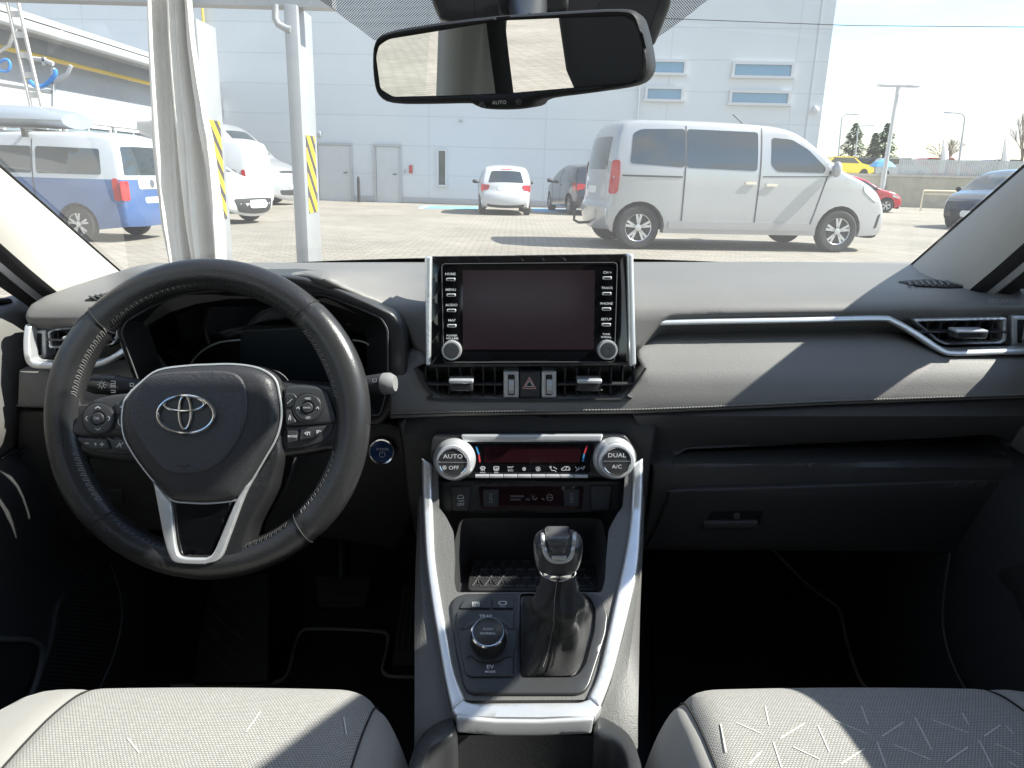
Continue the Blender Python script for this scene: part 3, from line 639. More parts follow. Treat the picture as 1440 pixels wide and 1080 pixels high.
for y in list(range(-30,540,14)):
    l=lin(Lft,y); r=lin(Rgt,y); row=[]
    for j in range(N_):
        u=j/(N_-1); uu=u+.018*math.sin(y*.012+u*9)
        f=.075*math.sin(uu*2*PI*2.7+ph[0]+.4*math.sin(y*.008))+.028*math.sin(uu*2*PI*6.3+ph[1]+y*.006)+.008*math.sin(uu*2*PI*15+ph[2]+y*.015)
        f+=.05*math.exp(-((y-190)/30)**2)*math.exp(-((u-.85)/.12)**2)*-1
        p=W(l+(r-l)*u,y,5.0); row.append(p-o+V((0,f-.02,0)))
    rows.append(row)
mc=mat('tarpaulin',(.58,.55,.50),.6,bump='n',bs=14,bd=.35,var=.10,vs=2)
cb=part('cloth',gridbm(rows),mc,cu,sharp=80); sm=cb.modifiers.new('s','SOLIDIFY'); sm.thickness=.006
# ---------------- right background
RW=thing('retaining_wall','long beige concrete retaining wall beyond the red car','wall',V((0,0,0)),False,0)
ra=G(1170,287); rb=G(1440,297.5); dr=(rb-ra).normalized(); nr=V((dr.y,-dr.x,0)); zw=W(1300,246,(ra.y+rb.y)/2).z
mat('concrete',(.36,.34,.28),.85,bump='n',bs=3,var=.15,vs=1.5)
e0=ra-dr*30; e1=rb+dr*40
b=bmesh.new()
def wbar(a,c,th,z0,z1,b): 
    n=V((-(c-a).y,(c-a).x,0)).normalized()*th; prismbm([(a.x,a.y),(c.x,c.y),(c.x+n.x,c.y+n.y),(a.x+n.x,a.y+n.y)],z0,z1,b,lambda x,y,z:V((x,y,z)))
wbar(e0,e1,.35,0,zw-.12,b); part('wall_face',b,MT['concrete'],RW,smooth=False)
b=bmesh.new(); wbar(e0-V((0,.06,0)),e1-V((0,.06,0)),.5,zw-.12,zw,b); part('coping',b,mat('coping',(.42,.40,.36),.8,var=.1),RW,smooth=False)
yd=bmesh.new(); n=V((-dr.y,dr.x,0)); yd.faces.new([yd.verts.new(p) for p in (V((e0.x,e0.y,zw-.16))+n*.34,V((e1.x,e1.y,zw-.16))+n*.34,V((e1.x,e1.y,zw-.16))+n*260,V((e0.x,e0.y,zw-.16))+n*260)])
o=part('upper_yard',yd,mat('yard',(.30,.29,.27),.9,var=.1)); o['kind']='structure'
FN=thing('yard_fence','grey slatted fence along the top of the beige retaining wall','fence',V((0,0,0)),False,0)
b=bmesh.new(); pb=bmesh.new(); t0=(W(1272,240,ra.y)-ra).dot(dr); 
fs_=[ra+dr*(3.2+i*2.3) for i in range(9)]
for i,p in enumerate(fs_):
    boxbm((p.x+n.x*.6,p.y+n.y*.6,zw+.35),(.08,.08,1.1),bm=pb)
    if i<8:
        for k in range(22):
            c=p+dr*(2.3*(k+.5)/22); boxbm((c.x+n.x*.6,c.y+n.y*.6,zw+.35),(.09,.03,.95),bm=b,rot=Mx.Rotation(math.atan2(dr.y,dr.x),3,'Z'))
part('slats',b,mat('fence_grey',(.42,.44,.44),.6),FN,smooth=False); part('posts',pb,MT['frame_grey'],FN,smooth=False)
# beige barrier
bq0=G(1294,297); bq1=G(1352,299); BR=thing('barrier_rail','beige tubular barrier rail in front of the retaining wall','barrier',bq0,False,0)
b=bmesh.new(); hgt=.95; e=bq1-bq0+V((3.2,0,0)); e.z=0; tubebm([(0,0,0),(0,0,hgt),(e.x,e.y,hgt),(e.x,e.y,0)],.05,8,bm=b); tubebm([(0,0,hgt-.14),(e.x,e.y,hgt-.14)],.04,8,bm=b); part('rail',b,mat('barrier_paint',(.62,.54,.40),.6),BR)
# lamps
def lamp(px0,pyb,px1,pyt,Y,kind,label,thick=.09):
    a=W(px0,pyb,Y); t=W(px1,pyt,Y); L=thing('street_lamp',label,'street lamp',V((a.x,a.y,zw-.16 if Y>ra.y else 0)),False,0,'lamp posts')
    o=L.location; h=t.z-o.z; b=bmesh.new(); tubebm([(0,0,0),(t.x-a.x if kind!='T' else 0,0,h)],[thick,thick*.55],8,bm=b); lx=(t.x-a.x) if kind!='T' else 0
    if kind=='T': boxbm((0,0,h),(1.9,.18,.09),bm=b)
    part('post',b,MT['frame_grey'],L)
    if kind=='T':
        for s in (-1,1): part('lamp_head',boxbm((s*.8,0,h+.02),(.65,.3,.1),.02),MT['cladding_seam'],L)
    else:
        s=-1 if kind=='l' else 1; b=bmesh.new(); tubebm([(lx,0,h),(lx+s*.3,0,h+.25),(lx+s*1.0,0,h+.32)],.05,6,bm=b); part('arm',b,MT['frame_grey'],L); part('lamp_head',boxbm((lx+s*1.25,0,h+.31),(.7,.25,.12),.03),MT['cladding_seam'],L)
lamp(1244,242,1258,121,43,'T','tall floodlight mast with two heads rising in front of the conifers',.16)
lamp(1180,224,1184,165,75,'r','street lamp left of the first conifer',.11)
lamp(1203,224,1207,180,80,'r','shorter street lamp showing between the two conifers',.10)
lamp(1351,222,1357,165,60,'l','street lamp with arm to the left above the slatted fence',.10)
# trees
mat('conifer_green',(.05,.08,.035),.8,var=.35,vs=1.5); mat('bark',(.10,.08,.06),.9); mat('twig',(.22,.17,.13),.9)
def conifer(px,pyt,Y,w,label):
    base=W(px,226,Y); zb_=zw-.16; zt_=W(px,pyt,Y).z; H=zt_-zb_; T=thing('conifer_tree',label,'tree',V((base.x,Y,zb_)),False,0,'conifers beyond the yard')
    part('trunk',tubebm([(0,0,0),(0,0,H*.95)],[.2,.03],8),MT['bark'],T); b=bmesh.new(); rnd=random.Random(px)
    for k in range(2600):
        t=rnd.random()**.8; z=H*(.08+.92*(1-t)); lay=.75+.25*math.sin(z*5.5); R_=w*t**.85*lay*rnd.uniform(.35,1.08)+.05; a=rnd.uniform(0,2*PI)
        c=V((R_*math.cos(a),R_*math.sin(a),z-R_*.25)); s=rnd.uniform(.08,.22); d=V((math.cos(a),math.sin(a),-.45+rnd.uniform(-.3,.3)))*s*2; e=V((-math.sin(a),math.cos(a),rnd.uniform(-.5,.5)))*s
        b.faces.new([b.verts.new(p) for p in (c-e*.6,c+d*.5-e*.2,c+d,c+e*.6)])
    part('crown',b,MT['conifer_green'],T,smooth=False)
conifer(1197,172,84,3.0,'broad dark conifer left of the floodlight mast')
conifer(1241,172,84,2.6,'narrow dark conifer behind the floodlight mast, right of the broad one')
conifer(1226,186,90,2.0,'small dark conifer tucked between the two taller ones')
def baretree(px,pyt,Y,label,seed,spread=1):
    base=W(px,226,Y); zb_=zw-.16; H=W(px,pyt,Y).z-zb_; T=thing('bare_tree',label,'tree',V((base.x,Y,zb_)),False,0,'leafless trees'); rnd=random.Random(seed); tb=bmesh.new(); cb_=bmesh.new()
    tubebm([(0,0,0),(.05,0,H*.4)],[.14,.09],6,bm=tb); part('trunk',tb,MT['bark'],T)
    def br(p,d,l,r,n):
        e=p+d*l; tubebm([p,e],[r,r*.6],4,bm=cb_,cap=False)
        if n: 
            for _ in range(4 if n>1 else 4): br(p+d*l*rnd.uniform(.4,1),(d+V((rnd.uniform(-1,1),rnd.uniform(-1,1),rnd.uniform(-.2,.7)))*.65*spread).normalized(),l*.66,r*.55,n-1)
    for _ in range(5): br(V((.05,0,H*rnd.uniform(.2,.4))),V((rnd.uniform(-.7,.7)*spread,rnd.uniform(-.5,.5),1)).normalized(),H*.3,.07,3)
    part('crown',cb_,MT['twig'],T)
baretree(1330,186,85,'wide leafless tree behind the slatted fence',5,1.3)
baretree(1436,135,58,'leafless tree at the right edge of the windscreen',9,.7)
# cars in the upper yard, few pixels each
def yardcar(px,py,Y,m,label,kind=0,sc=1,rz=0,g='cars in the upper yard'):
    b0=W(px,py,Y); t=thing('parked_car',label,'car',V((b0.x,Y,zw-.16)),False,rz,g); t.scale=(sc,sc,sc*1.05)
    pr=[(-2.1,.25),(-2.15,.8),(-1.7,1.0),(-1.2,1.42),(.4,1.45),(1.05,1.0),(1.95,.85),(2.1,.55),(2.1,.25)]
    b=bmesh.new(); pr2=rc(pr,.15,3); prismbm(pr2,-.85,.85,b); bmesh.ops.bevel(b,geom=[e for e in b.edges if all(abs(abs(v.co.y)-.85)<1e-4 for v in e.verts)],offset=.1,segments=2,affect='EDGES'); part('body',b,m,t)
    w=bmesh.new(); 
    for s in (-1,1): prismbm([(-1.5,1.0),(-1.12,1.35),(.35,1.37),(.85,1.0)],s*.856,s*.845,w)
    prismbm([(1.02,1.06),(.5,1.42),(.52,1.44),(1.06,1.06)],-.7,.7,w); part('windows',w,MT['car_glass'],t)
    for wx in (-1.3,1.3):
        for s in (-1,1): part('wheel',lathebm([(.2,0),(.32,0),(.32,-.2)],(wx,s*.87,.32),(0,s,0),14),MT['tyre'],t)
yardcar(1184,238,56,MT['yellow_paint'],'bright yellow car in the upper yard left of the conifers',sc=.95,rz=.1)
yardcar(1214,238,60,MT['dark_paint'],'dark car in the upper yard just right of the yellow one',rz=.1)
yardcar(1262,238,58,MT['silver_paint'],'silver car in the upper yard right of the floodlight mast')
yardcar(1320,234,62,MT['red_paint'],'red car showing above the slatted fence in the upper yard',sc=1.15)
yardcar(1412,236,62,MT['dark_paint'],'dark car in the upper yard near the right edge of the windscreen',sc=1.15)
yardcar(1372,234,66,MT['white_paint_car'],'white car behind the slatted fence below the street lamp',sc=1.15)
sh=thing('long_shed','long low shed on the horizon beyond the upper yard','building',V((W(1345,222,110).x,110,zw-.16)),False,0)
part('wall',boxbm((0,3,1.4),(34,6,2.8)),mat('shed_wall',(.40,.42,.42),.7),sh,smooth=False); part('roof',boxbm((0,3,2.9),(35,7,.25)),MT['frame_grey'],sh,smooth=False)
us=thing('parasol','blue and white parasol behind the retaining wall at the floodlight mast foot','parasol',V((W(1240,240,46).x,46,zw-.16)),False,0)
b=bmesh.new(); lathebm([(.75,.6),(.5,.85),(.22,1.0),(.02,1.05)],(0,0,0),(0,0,1),10,bm=b); part('canopy',b,mat('parasol_blue',(.10,.32,.58),.6),us,sharp=10); part('pole',tubebm([(0,0,0),(0,0,1.05)],.03,6),MT['frame_white'],us)
for px,lb in ((1322,'white feather flag left of the leafless tree'),(1408,'white feather flag near the right edge above the fence')):
    p=W(px,225,55); fl=thing('feather_flag',lb,'flag',V((p.x,55,zw-.16)),False,0,'feather flags'); H=W(px,192,55).z-zw
    part('pole',tubebm([(0,0,0),(0,0,H)],.03,6),MT['frame_grey'],fl); rows=[[V((.03+u*(.55*math.sin(PI*min(1,.25+v*.7))),.05*math.sin(v*6+u*3),.5+(H-.5)*v)) for u in (0,.5,1)] for v in np.linspace(0,1,9)]
    o=part('banner',gridbm(rows),mat('banner_white',(.7,.68,.68),.7),fl); m_=o.modifiers.new('s','SOLIDIFY'); m_.thickness=.01
cbt=thing('overhead_cable','thin overhead cable crossing the sky at the right','cable',W(960,26,24),False,0); o=W(960,26,24)
part('wire',tubebm([W(x,y,24)-o for x,y in [(800,22),(960,27),(1200,36),(1440,38),(1700,34)]],.012,5),MT['black_trim'],cbt)
# ---------------- sky and sun
w=bpy.data.worlds.new('World'); S.world=w; w.use_nodes=True; N=w.node_tree.nodes; L=w.node_tree.links; bg=N['Background']
sd=V((.70,-.05,.715)).normalized(); el=math.asin(sd.z); az=math.atan2(sd.x,sd.y)
sk=N.new('ShaderNodeTexSky'); sk.sky_type='NISHITA'; sk.sun_disc=False; sk.sun_elevation=el; sk.sun_rotation=az; sk.dust_density=.3; sk.air_density=1.3; sk.ozone_density=3.0
tc=N.new('ShaderNodeTexCoord'); sx=N.new('ShaderNodeSeparateXYZ'); L.new(tc.outputs['Generated'],sx.inputs[0])
mz=N.new('ShaderNodeMath'); mz.operation='ADD'; mz.inputs[1].default_value=.16; L.new(sx.outputs['Z'],mz.inputs[0])
mx_=N.new('ShaderNodeMath'); mx_.operation='MAXIMUM'; mx_.inputs[1].default_value=.05; L.new(mz.outputs[0],mx_.inputs[0])
dv=N.new('ShaderNodeVectorMath'); dv.operation='DIVIDE'; L.new(tc.outputs['Generated'],dv.inputs[0]); cxy=N.new('ShaderNodeCombineXYZ')
for i in range(3): L.new(mx_.outputs[0],cxy.inputs[i])
L.new(cxy.outputs[0],dv.inputs[1])
mp=N.new('ShaderNodeMapping'); mp.inputs['Scale'].default_value=(1.1,.8,1); mp.inputs['Rotation'].default_value=(0,0,.7); mp.inputs['Location'].default_value=(.4,.2,0); L.new(dv.outputs[0],mp.inputs[0])
n1=N.new('ShaderNodeTexNoise'); n1.inputs['Scale'].default_value=1.3; n1.inputs['Detail'].default_value=9; n1.inputs['Roughness'].default_value=.58; n1.inputs['Distortion'].default_value=.6; L.new(mp.outputs[0],n1.inputs[0])
r1=N.new('ShaderNodeMapRange'); r1.interpolation_type='SMOOTHSTEP'; r1.inputs['From Min'].default_value=.44; r1.inputs['From Max'].default_value=.62; L.new(n1.outputs['Fac'],r1.inputs[0])
hz_=N.new('ShaderNodeMapRange'); hz_.inputs['From Min'].default_value=.0; hz_.inputs['From Max'].default_value=.2; hz_.inputs['To Min'].default_value=.35; hz_.inputs['To Max'].default_value=0; L.new(sx.outputs['Z'],hz_.inputs[0])
mxx=N.new('ShaderNodeMath'); mxx.operation='MAXIMUM'; L.new(r1.outputs[0],mxx.inputs[0]); L.new(hz_.outputs[0],mxx.inputs[1])
mm=N.new('ShaderNodeMix'); mm.data_type='RGBA'; L.new(mxx.outputs[0],mm.inputs['Factor']); L.new(sk.outputs[0],mm.inputs['A']); mm.inputs['B'].default_value=(CLOUD,CLOUD*.99,CLOUD*.98,1)
L.new(mm.outputs['Result'],bg.inputs[0]); bg.inputs[1].default_value=SKY
sl=bpy.data.lights.new('sun','SUN'); sl.energy=SUN; sl.angle=R(.53); sl.color=(1,.95,.87); so=bpy.data.objects.new('sun',sl); C.objects.link(so)
so.matrix_world=Mx.Translation((0,0,30))@sd.to_track_quat('Z','Y').to_matrix().to_4x4()
S.view_settings.view_transform='Standard'; S.view_settings.look='None'; S.view_settings.gamma=1; S.view_settings.exposure=EXPO
S.render.engine='CYCLES'
# ================================================================ the cabin
DS=mat('dash_soft',(.155,.15,.143),.55,bump='grain',bs=1050,bd=.35,var=.06,vs=6)
DH=mat('dash_hard',(.065,.065,.067),.5,bump='grain',bs=900,bd=.4,var=.06,vs=5)
DB=mat('dash_black',(.034,.034,.036),.5,bump='grain',bs=800,bd=.3)
CG=mat('console_grain',(.11,.108,.105),.55,bump='grain',bs=700,bd=.5,var=.05)
SB=mat('satin_black',(.035,.036,.038),.35); PB=mat('piano_black',(.004,.004,.005),.05,spec=.6,coat=.3); BK=mat('pit_black',(.008,.008,.009),.7)
SS=mat('satin_silver',(.70,.71,.72),.36,.7,var=.03,vs=30); CH=MT['chrome']; SL=mat('soft_silver',(.62,.63,.65),.42,.6)
LE=mat('leather_black',(.018,.018,.019),.31,bump='grain',bs=500,bd=.25,var=.10,vs=9); LG=mat('leather_grip',(.026,.026,.027),.29,bump='grain',bs=700,bd=.18,var=.15,vs=12)
HB=mat('hub_grain',(.030,.030,.033),.45,bump='grain',bs=750,bd=.5); BP=mat('button_plastic',(.035,.036,.039),.45)
WT=mat('print_white',(.62,.63,.64),.6); WD=mat('print_grey',(.28,.29,.30),.6); TH_=mat('thread_grey',(.20,.195,.185),.8); TD=mat('thread_dark',(.02,.02,.02),.8)
BG=mat('pillar_beige',(.40,.38,.345),.75,bump='n',bs=900,bd=.25,var=.04,vs=3); HL=mat('headliner_cloth',(.46,.44,.40),.9,bump='n',bs=900,bd=.3); RB=mat('rubber_black',(.015,.015,.016),.6)
CA=mat('carpet_black',(.032,.032,.034),.95,bump='n',bs=300,bd=.8,sheen=.1); PI_=mat('mat_piping',(.30,.295,.285),.8)
SC=mat('screen_red_reflection',(.020,.012,.015),.16,spec=.5); RS=mat('display_red_reflection',(.018,.004,.006),.12,coat=.4); BL=mat('button_blue',(.02,.05,.16),.2,coat=.5); RD=mat('mark_red',(.55,.04,.05),.5); BU=mat('mark_blue',(.05,.28,.55),.5)  # screen and display blacks carry a painted reddish reflection
def fabric(name,c1,c2,sc):
    m=bpy.data.materials.new(name); m.use_nodes=True; N=m.node_tree.nodes; L=m.node_tree.links; b=N['Principled BSDF']; b.inputs['Roughness'].default_value=.9; b.inputs['Sheen Weight'].default_value=.15
    tc=N.new('ShaderNodeTexCoord'); v=N.new('ShaderNodeTexBrick'); v.offset=.5; v.inputs['Scale'].default_value=sc; v.inputs['Brick Width'].default_value=1.0; v.inputs['Row Height'].default_value=.75; v.inputs['Mortar Size'].default_value=.13; v.inputs['Mortar Smooth'].default_value=.6
    v.inputs['Color1'].default_value=(*c1,1); v.inputs['Color2'].default_value=(*[k*.85 for k in c1],1); v.inputs['Mortar'].default_value=(*c2,1); L.new(tc.outputs['Object'],v.inputs[0]); L.new(v.outputs[0],b.inputs[0])
    bp=N.new('ShaderNodeBump'); bp.invert=True; bp.inputs['Strength'].default_value=.7; bp.inputs['Distance'].default_value=.0012; L.new(v.outputs['Fac'],bp.inputs['Height']); L.new(bp.outputs[0],b.inputs['Normal']); MT[name]=m; return m
FI=fabric('seat_weave',(.40,.385,.36),(.13,.125,.12),330); FB=mat('seat_plain',(.27,.26,.245),.9,bump='n',bs=1600,bd=.6,var=.05,vs=8,sheen=.2); FD=mat('seat_rear_dark',(.045,.045,.048),.7,bump='n',bs=700)
WS=glassmat('windscreen_glass',(.93,.97,.96),.0,dust=DUST); SG=glassmat('side_glass',(.90,.94,.93),.0)
E3=V((0,1,0)); DN=V((0,.35,-.94))
def yl(tab): return lambda px,py:q(px,py,lin(tab,py))
def tube_px(pts,pos,r,**k): return tubebm([pos(*p) for p in pts],r,**k)
# ---------------------------------------------------------------- body shell: pillars, roof, glass, floor
SH=thing('cabin_shell','light beige lined cabin shell of the car we sit in, with windscreen and pillars','car body',V((0,.2,-.93)))
GP=lambda x,Y:V((x,Y,-.15+(1.25-Y)*.577))
GN=V((0,.5,.866)); gpl=plane(GP(0,1),GN)
def gx(t): return .668-.068*t  # half width, t 0 base .. 1 top
rows=[]
for i in range(13):
    t=i/12; Y=1.29-.87*t; rows.append([GP(gx(t)*u*1.02,Y)+GN*(.035*(1-u*u)) for u in np.linspace(-1,1,15)])
ws=part('windscreen',gridbm(rows),WS,SH)
# frit band along the base and dotted corners
b=bmesh.new(); rr=[]
for k,(Y0) in enumerate((1.275,1.34)): rr.append([GP(gx(0)*u*1.05,Y0)+GN*(.033*(1-u*u)-.004) for u in np.linspace(-1,1,15)])
part('black_border',gridbm(rr),RB,ws)
def dots():
    m=bpy.data.materials.new('frit_dots'); m.use_nodes=True; N=m.node_tree.nodes; L=m.node_tree.links; b=N['Principled BSDF']; b.inputs['Base Color'].default_value=(.015,.015,.015,1); b.inputs['Roughness'].default_value=.5
    tc=N.new('ShaderNodeTexCoord'); mp=N.new('ShaderNodeMapping'); mp.inputs['Scale'].default_value=(1,1.0,0); mp.inputs['Rotation'].default_value=(0,0,.78); L.new(tc.outputs['Object'],mp.inputs[0]); v=N.new('ShaderNodeTexVoronoi'); v.inputs['Randomness'].default_value=0; v.inputs['Scale'].default_value=560; L.new(mp.outputs[0],v.inputs[0])
    lt=N.new('ShaderNodeMath'); lt.operation='LESS_THAN'; lt.inputs[1].default_value=.40; L.new(v.outputs['Distance'],lt.inputs[0]); L.new(lt.outputs[0],b.inputs['Alpha']); return m
FD_=dots()
gp2=plane(GP(0,1)-GN*.002,GN)
part('dotted_band',patchbm([(425,-18),(450,0),(527,57),(560,52),(640,40),(640,-110),(380,-110)],gp2,0,step=30),FD_,ws)
part('dotted_band',patchbm([(918,58),(930,49),(960,28),(995,0),(1015,-16),(1080,-110),(900,-110),(890,40)],gp2,0,step=30),FD_,ws)
def pillar(s):
    e1=[V((s*gx(t),1.29-.88*t,GP(0,1.29-.88*t).z-.006)) for t in np.linspace(0,1,9)]
    e2=[V((s*lin([(0,.604),(.2,.612),(1,.56)],t),lin([(0,1.0),(.2,.90),(.5,.74),(1,.34)],t),lin([(0,-.168),(.2,-.085),(.5,.035),(1,.275)],t))) for t in np.linspace(0,1,9)]
    rows=[]
    for a,c in zip(e1,e2):
        row=[]
        for u in np.linspace(0,1,9): p=a.lerp(c,u); row.append(p+V((-s*.022,-.022,.01))*math.sin(PI*u)**.8)
        rows.append(row)
    part('pillar_trim',gridbm(rows),BG,SH)
    # black seal and outer frame between pillar trim and door window
    rows=[[c,c+V((s*.006,-.006,-.004)),c+V((s*.015,-.002,-.010))] for c in e2]; part('door_seal',gridbm(rows),RB,SH)
    rows=[[c+V((s*.0155,-.001,-.010)),c+V((s*.022,-.003,-.014)),c+V((s*.028,.004,-.016))] for c in e2]; part('door_frame_edge',gridbm(rows),SL,SH)
    rows=[[c+V((s*.028,.004,-.016)),c+V((s*.040,.006,-.026)),c+V((s*.052,.03,-.026))] for c in e2]; part('outer_seal',gridbm(rows),RB,SH)
    rows=[[a+V((0,.002,.004)),a+V((s*.03,.0,-.0)),a.lerp(c,.5)+V((s*.06,.03,-.0)),c+V((s*.053,.031,-.025))] for a,c in zip(e1,e2)]; part('outer_pillar',gridbm(rows),MT['silver_paint'],SH)
    # roof rail, centre pillar, rear side
    b=tubebm([(s*.56,.33,.275),(s*.57,.1,.295),(s*.575,-.4,.28),(s*.57,-1.2,.27),(s*.56,-1.6,.2)],.035,8); part('roof_rail',b,BG,SH)
    rows=[[V((s*(.585+.085*k),Y,.27-.47*k)) for Y in (-.17,-.2,-.33,-.36)] for k in np.linspace(0,1,5)]; o=part('centre_pillar',gridbm(rows),BG,SH); o.modifiers.new('s','SOLIDIFY').thickness=.04
    if s<0:
        lathe=lathebm([(.034,0),(.036,.012),(.028,.03),(.01,.036)],(s*.585,-.26,.17),(1,0,0),16); part('belt_anchor',lathe,BG,SH)
        part('seat_belt',tubebm([(s*.555,-.26,.16),(s*.55,-.27,.0),(s*.53,-.28,-.3)],.022,6,flat=.12),RB,SH)
    part('rear_side_panel',boxbm((s*.70,-1.05,-.52),(.08,1.4,.66),.02),DB,SH)
    part('rear_pillar',boxbm((s*.64,-1.5,.05),(.08,.25,.5),.03),BG,SH)
for s in (-1,1): pillar(s)
rows=[]
for Y in (.415,.38,.32,.2,-.3,-1.0,-1.65): 
    z0={.415:.318,.38:.315,.32:.318}.get(Y,.33); rows.append([V((x,Y,z0-.10*abs(x/.6)**4 *(.3 if Y<.4 else .2))) for x in np.linspace(-.62,.62,13)])
o=part('headliner',gridbm(rows),HL,SH); o.modifiers.new('s','SOLIDIFY').thickness=.03
part('roof_skin',gridbm([[V((x,Y,(.345 if Y>.4 else .375)-.04*abs(x/.7)**3)) for x in np.linspace(-.70,.70,9)] for Y in (.43,.36,0,-.8,-1.7)]),MT['silver_paint'],SH)
# hood in front of the glass
rows=[[V((x,Y,z-.05*abs(x/.8)**3+.012*math.exp(-((abs(x)-.45)/.12)**2))) for x in np.linspace(-.82,.82,25)] for Y,z in ((1.37,-.205),(1.40,-.196),(1.6,-.200),(1.9,-.222),(2.15,-.255),(2.3,-.32),(2.36,-.5))]
part('bonnet',gridbm(rows),MT['silver_paint'],SH)
part('cowl',gridbm([[V((x,Y,z)) for x in np.linspace(-.78,.78,9)] for Y,z in ((1.27,-.21),(1.31,-.205),(1.38,-.20))]),RB,SH)
for x0,x1 in ((-.60,-.02),(.02,.50)):
    b=tubebm([(x0,1.345,-.190),((x0+x1)/2,1.35,-.186),(x1,1.345,-.190)],.006,6); part('wiper_blade',b,RB,SH)
# floor, firewall, kick panels
fl=bmesh.new(); gridbm([[V((x,Y,z)) for x in (-.76,-.3,0,.3,.76)] for Y,z in ((-1.7,-.90),(.9,-.93),(1.30,-.93),(1.52,-.72),(1.56,-.30),(1.34,-.17))],bm=fl); part('floor_carpet',fl,CA,SH)
part('tunnel',boxbm((.01,.5,-.78),(.20,2.0,.34),.03),CA,SH)
part('back_wall',boxbm((0,-1.72,-.45),(1.4,.06,1.0)),DB,SH)
for s in (-1,1): part('kick_panel',gridbm([[V((s*x,Y,z)) for Y,x in ((.95,.665),(1.15,.70),(1.4,.70),(1.66,.69))] for z in (-.93,-.6,-.30,-.19)]),DB,SH)
b=boxbm((0,-1.15,-.50),(1.25,.5,.16),.04); boxbm((0,-1.42,-.15),(1.25,.14,.62),.05,bm=b); rs=thing('rear_bench','dark rear bench seat behind us, seen only in the mirror','seat',V((0,-1.2,-.9))); part('bench',b,FD,rs)
# sensor housing behind the mirror
hp_=[(600,-60),(606,0),(617,26),(640,33),(700,42),(860,44),(898,58),(912,66),(922,62),(934,34),(945,6),(952,-60)]
hs=patch('sensor_housing',rc(hp_,6),.70,SB,SH,.05,5,.006,step=20)
patch('camera_cover',rc([(700,-30),(700,14),(716,26),(780,26),(800,14),(800,-30)],8),.665,BK,hs,.03,4,.004)
part('cover_seam',strokebm([[(667,0),(668,40)],[(790,0),(792,40)],[(845,0),(838,16)],[(928,0),(906,60)]],lift(.70,.001),1.2),BK,hs)
# ---------------------------------------------------------------- inside mirror
n_=V((-.265,-.955,-.115)).normalized(); mc=q(718,80,.60); mp_=plane(mc,n_); me_=-n_
RM=thing('rearview_mirror','wide black framed rear view mirror hanging below the roof','rear view mirror',q(718,40,.64))
mo=[(522,84),(525,60),(540,45),(600,33),(698,21),(800,14),(872,11),(896,18),(906,42),(914.6,84),(911,106),(891,121),(830,131),(763,140),(750,149),(738,153),(712,155),(680,154),(666,149),(655,146),(600,147),(550,146),(531,136),(524,116)]
gl=rc([(531,80),(535,66),(548,57),(705,31),(800,27),(878,24.5),(891,32),(901,63),(902,98),(888,114),(726,128),(640,132),(554,134),(537,124)],5)
mo=cr(mo,3)
patch('frame',mo,lift(mp_,.004,me_),mat('mirror_black',(.012,.012,.013),.6,spec=.3),RM,.03,9,.014,holes=[gl],step=5,ext=me_)
mg=patch('mirror_glass',[(x,y) for x,y in rc([(529,80),(533,64),(547,55),(705,29),(800,25),(879,22.5),(893,31),(903,63),(904,99),(889,116),(726,130),(640,134),(553,136),(535,125)],5)],mp_,mat('mirror_silver',(.86,.88,.87),.0,1),RM,.003,0,step=60,ext=me_)
tp=lift(mp_,.0045,me_)
patch('auto_button',rc([(693,140),(717,139),(718,147),(694,148)],2),tp,BK,RM,.002,ext=me_,step=10)
part('lettering',textbm([('AUTO',705,144,5,.04)],lift(mp_,.0055,me_)),WT,RM)
for x,y in ((681,147),(732,143)): patch('button',circ(x,y,4.2,14),lift(mp_,.006,me_),BP,RM,.003,1.5,.001,step=5,ext=me_)
part('mount_arm',tubebm([mp_(735,40)+me_*.02,q(742,10,.665),q(745,-30,.69)],[.012,.016,.02],12),SB,RM)
# ---------------------------------------------------------------- dashboard
DA=thing('dashboard','dark grey stitched dashboard running the full width under the windscreen','dashboard',V((0,1.0,-.3)))
Tn=[(366,1.30),(375,1.20),(390,1.075),(405,.985),(418,.945),(430,.927),(445,.92),(500,.912),(540,.91)]
Thd=[(366,1.28),(370,1.15),(376,1.0),(384,.885),(392,.87),(410,.862),(440,.86),(500,.87)]
def topY(px,py):
    w=max(0,min(1,(600-px)/150))*max(0,min(1,(px-150)/70)); w=w*w*(3-2*w)
    return lin(Tn,py)*(1-w)+lin(Thd,py)*w
tpos=lambda px,py:q(px,py,topY(px,py))
top=[(36,452),(32,440),(42,426),(62,414),(100,400),(150,384),(190,372),(215,367.5),(400,367),(740,366.3),(1100,366),(1296,367),(1312,380),(1345,392),(1400,400),(1520,412),(1520,432),(1440,434.5),(1200,440),(1000,443),(944,445),(933,451),(916,470),(902,487),(893,492),(893,520),(600,520),(599,500),(590,494),(580,484),(573,462),(563,446),(548,435),(524,423),(474,401),(430,387),(402,384),(300,385),(250,392),(212,404),(182,424),(166,440),(158,451)]
tpd=patch('top_pad',top,tpos,DS,DA,.05,5,.006,step=7.5,ext=V((0,.75,-.66)))
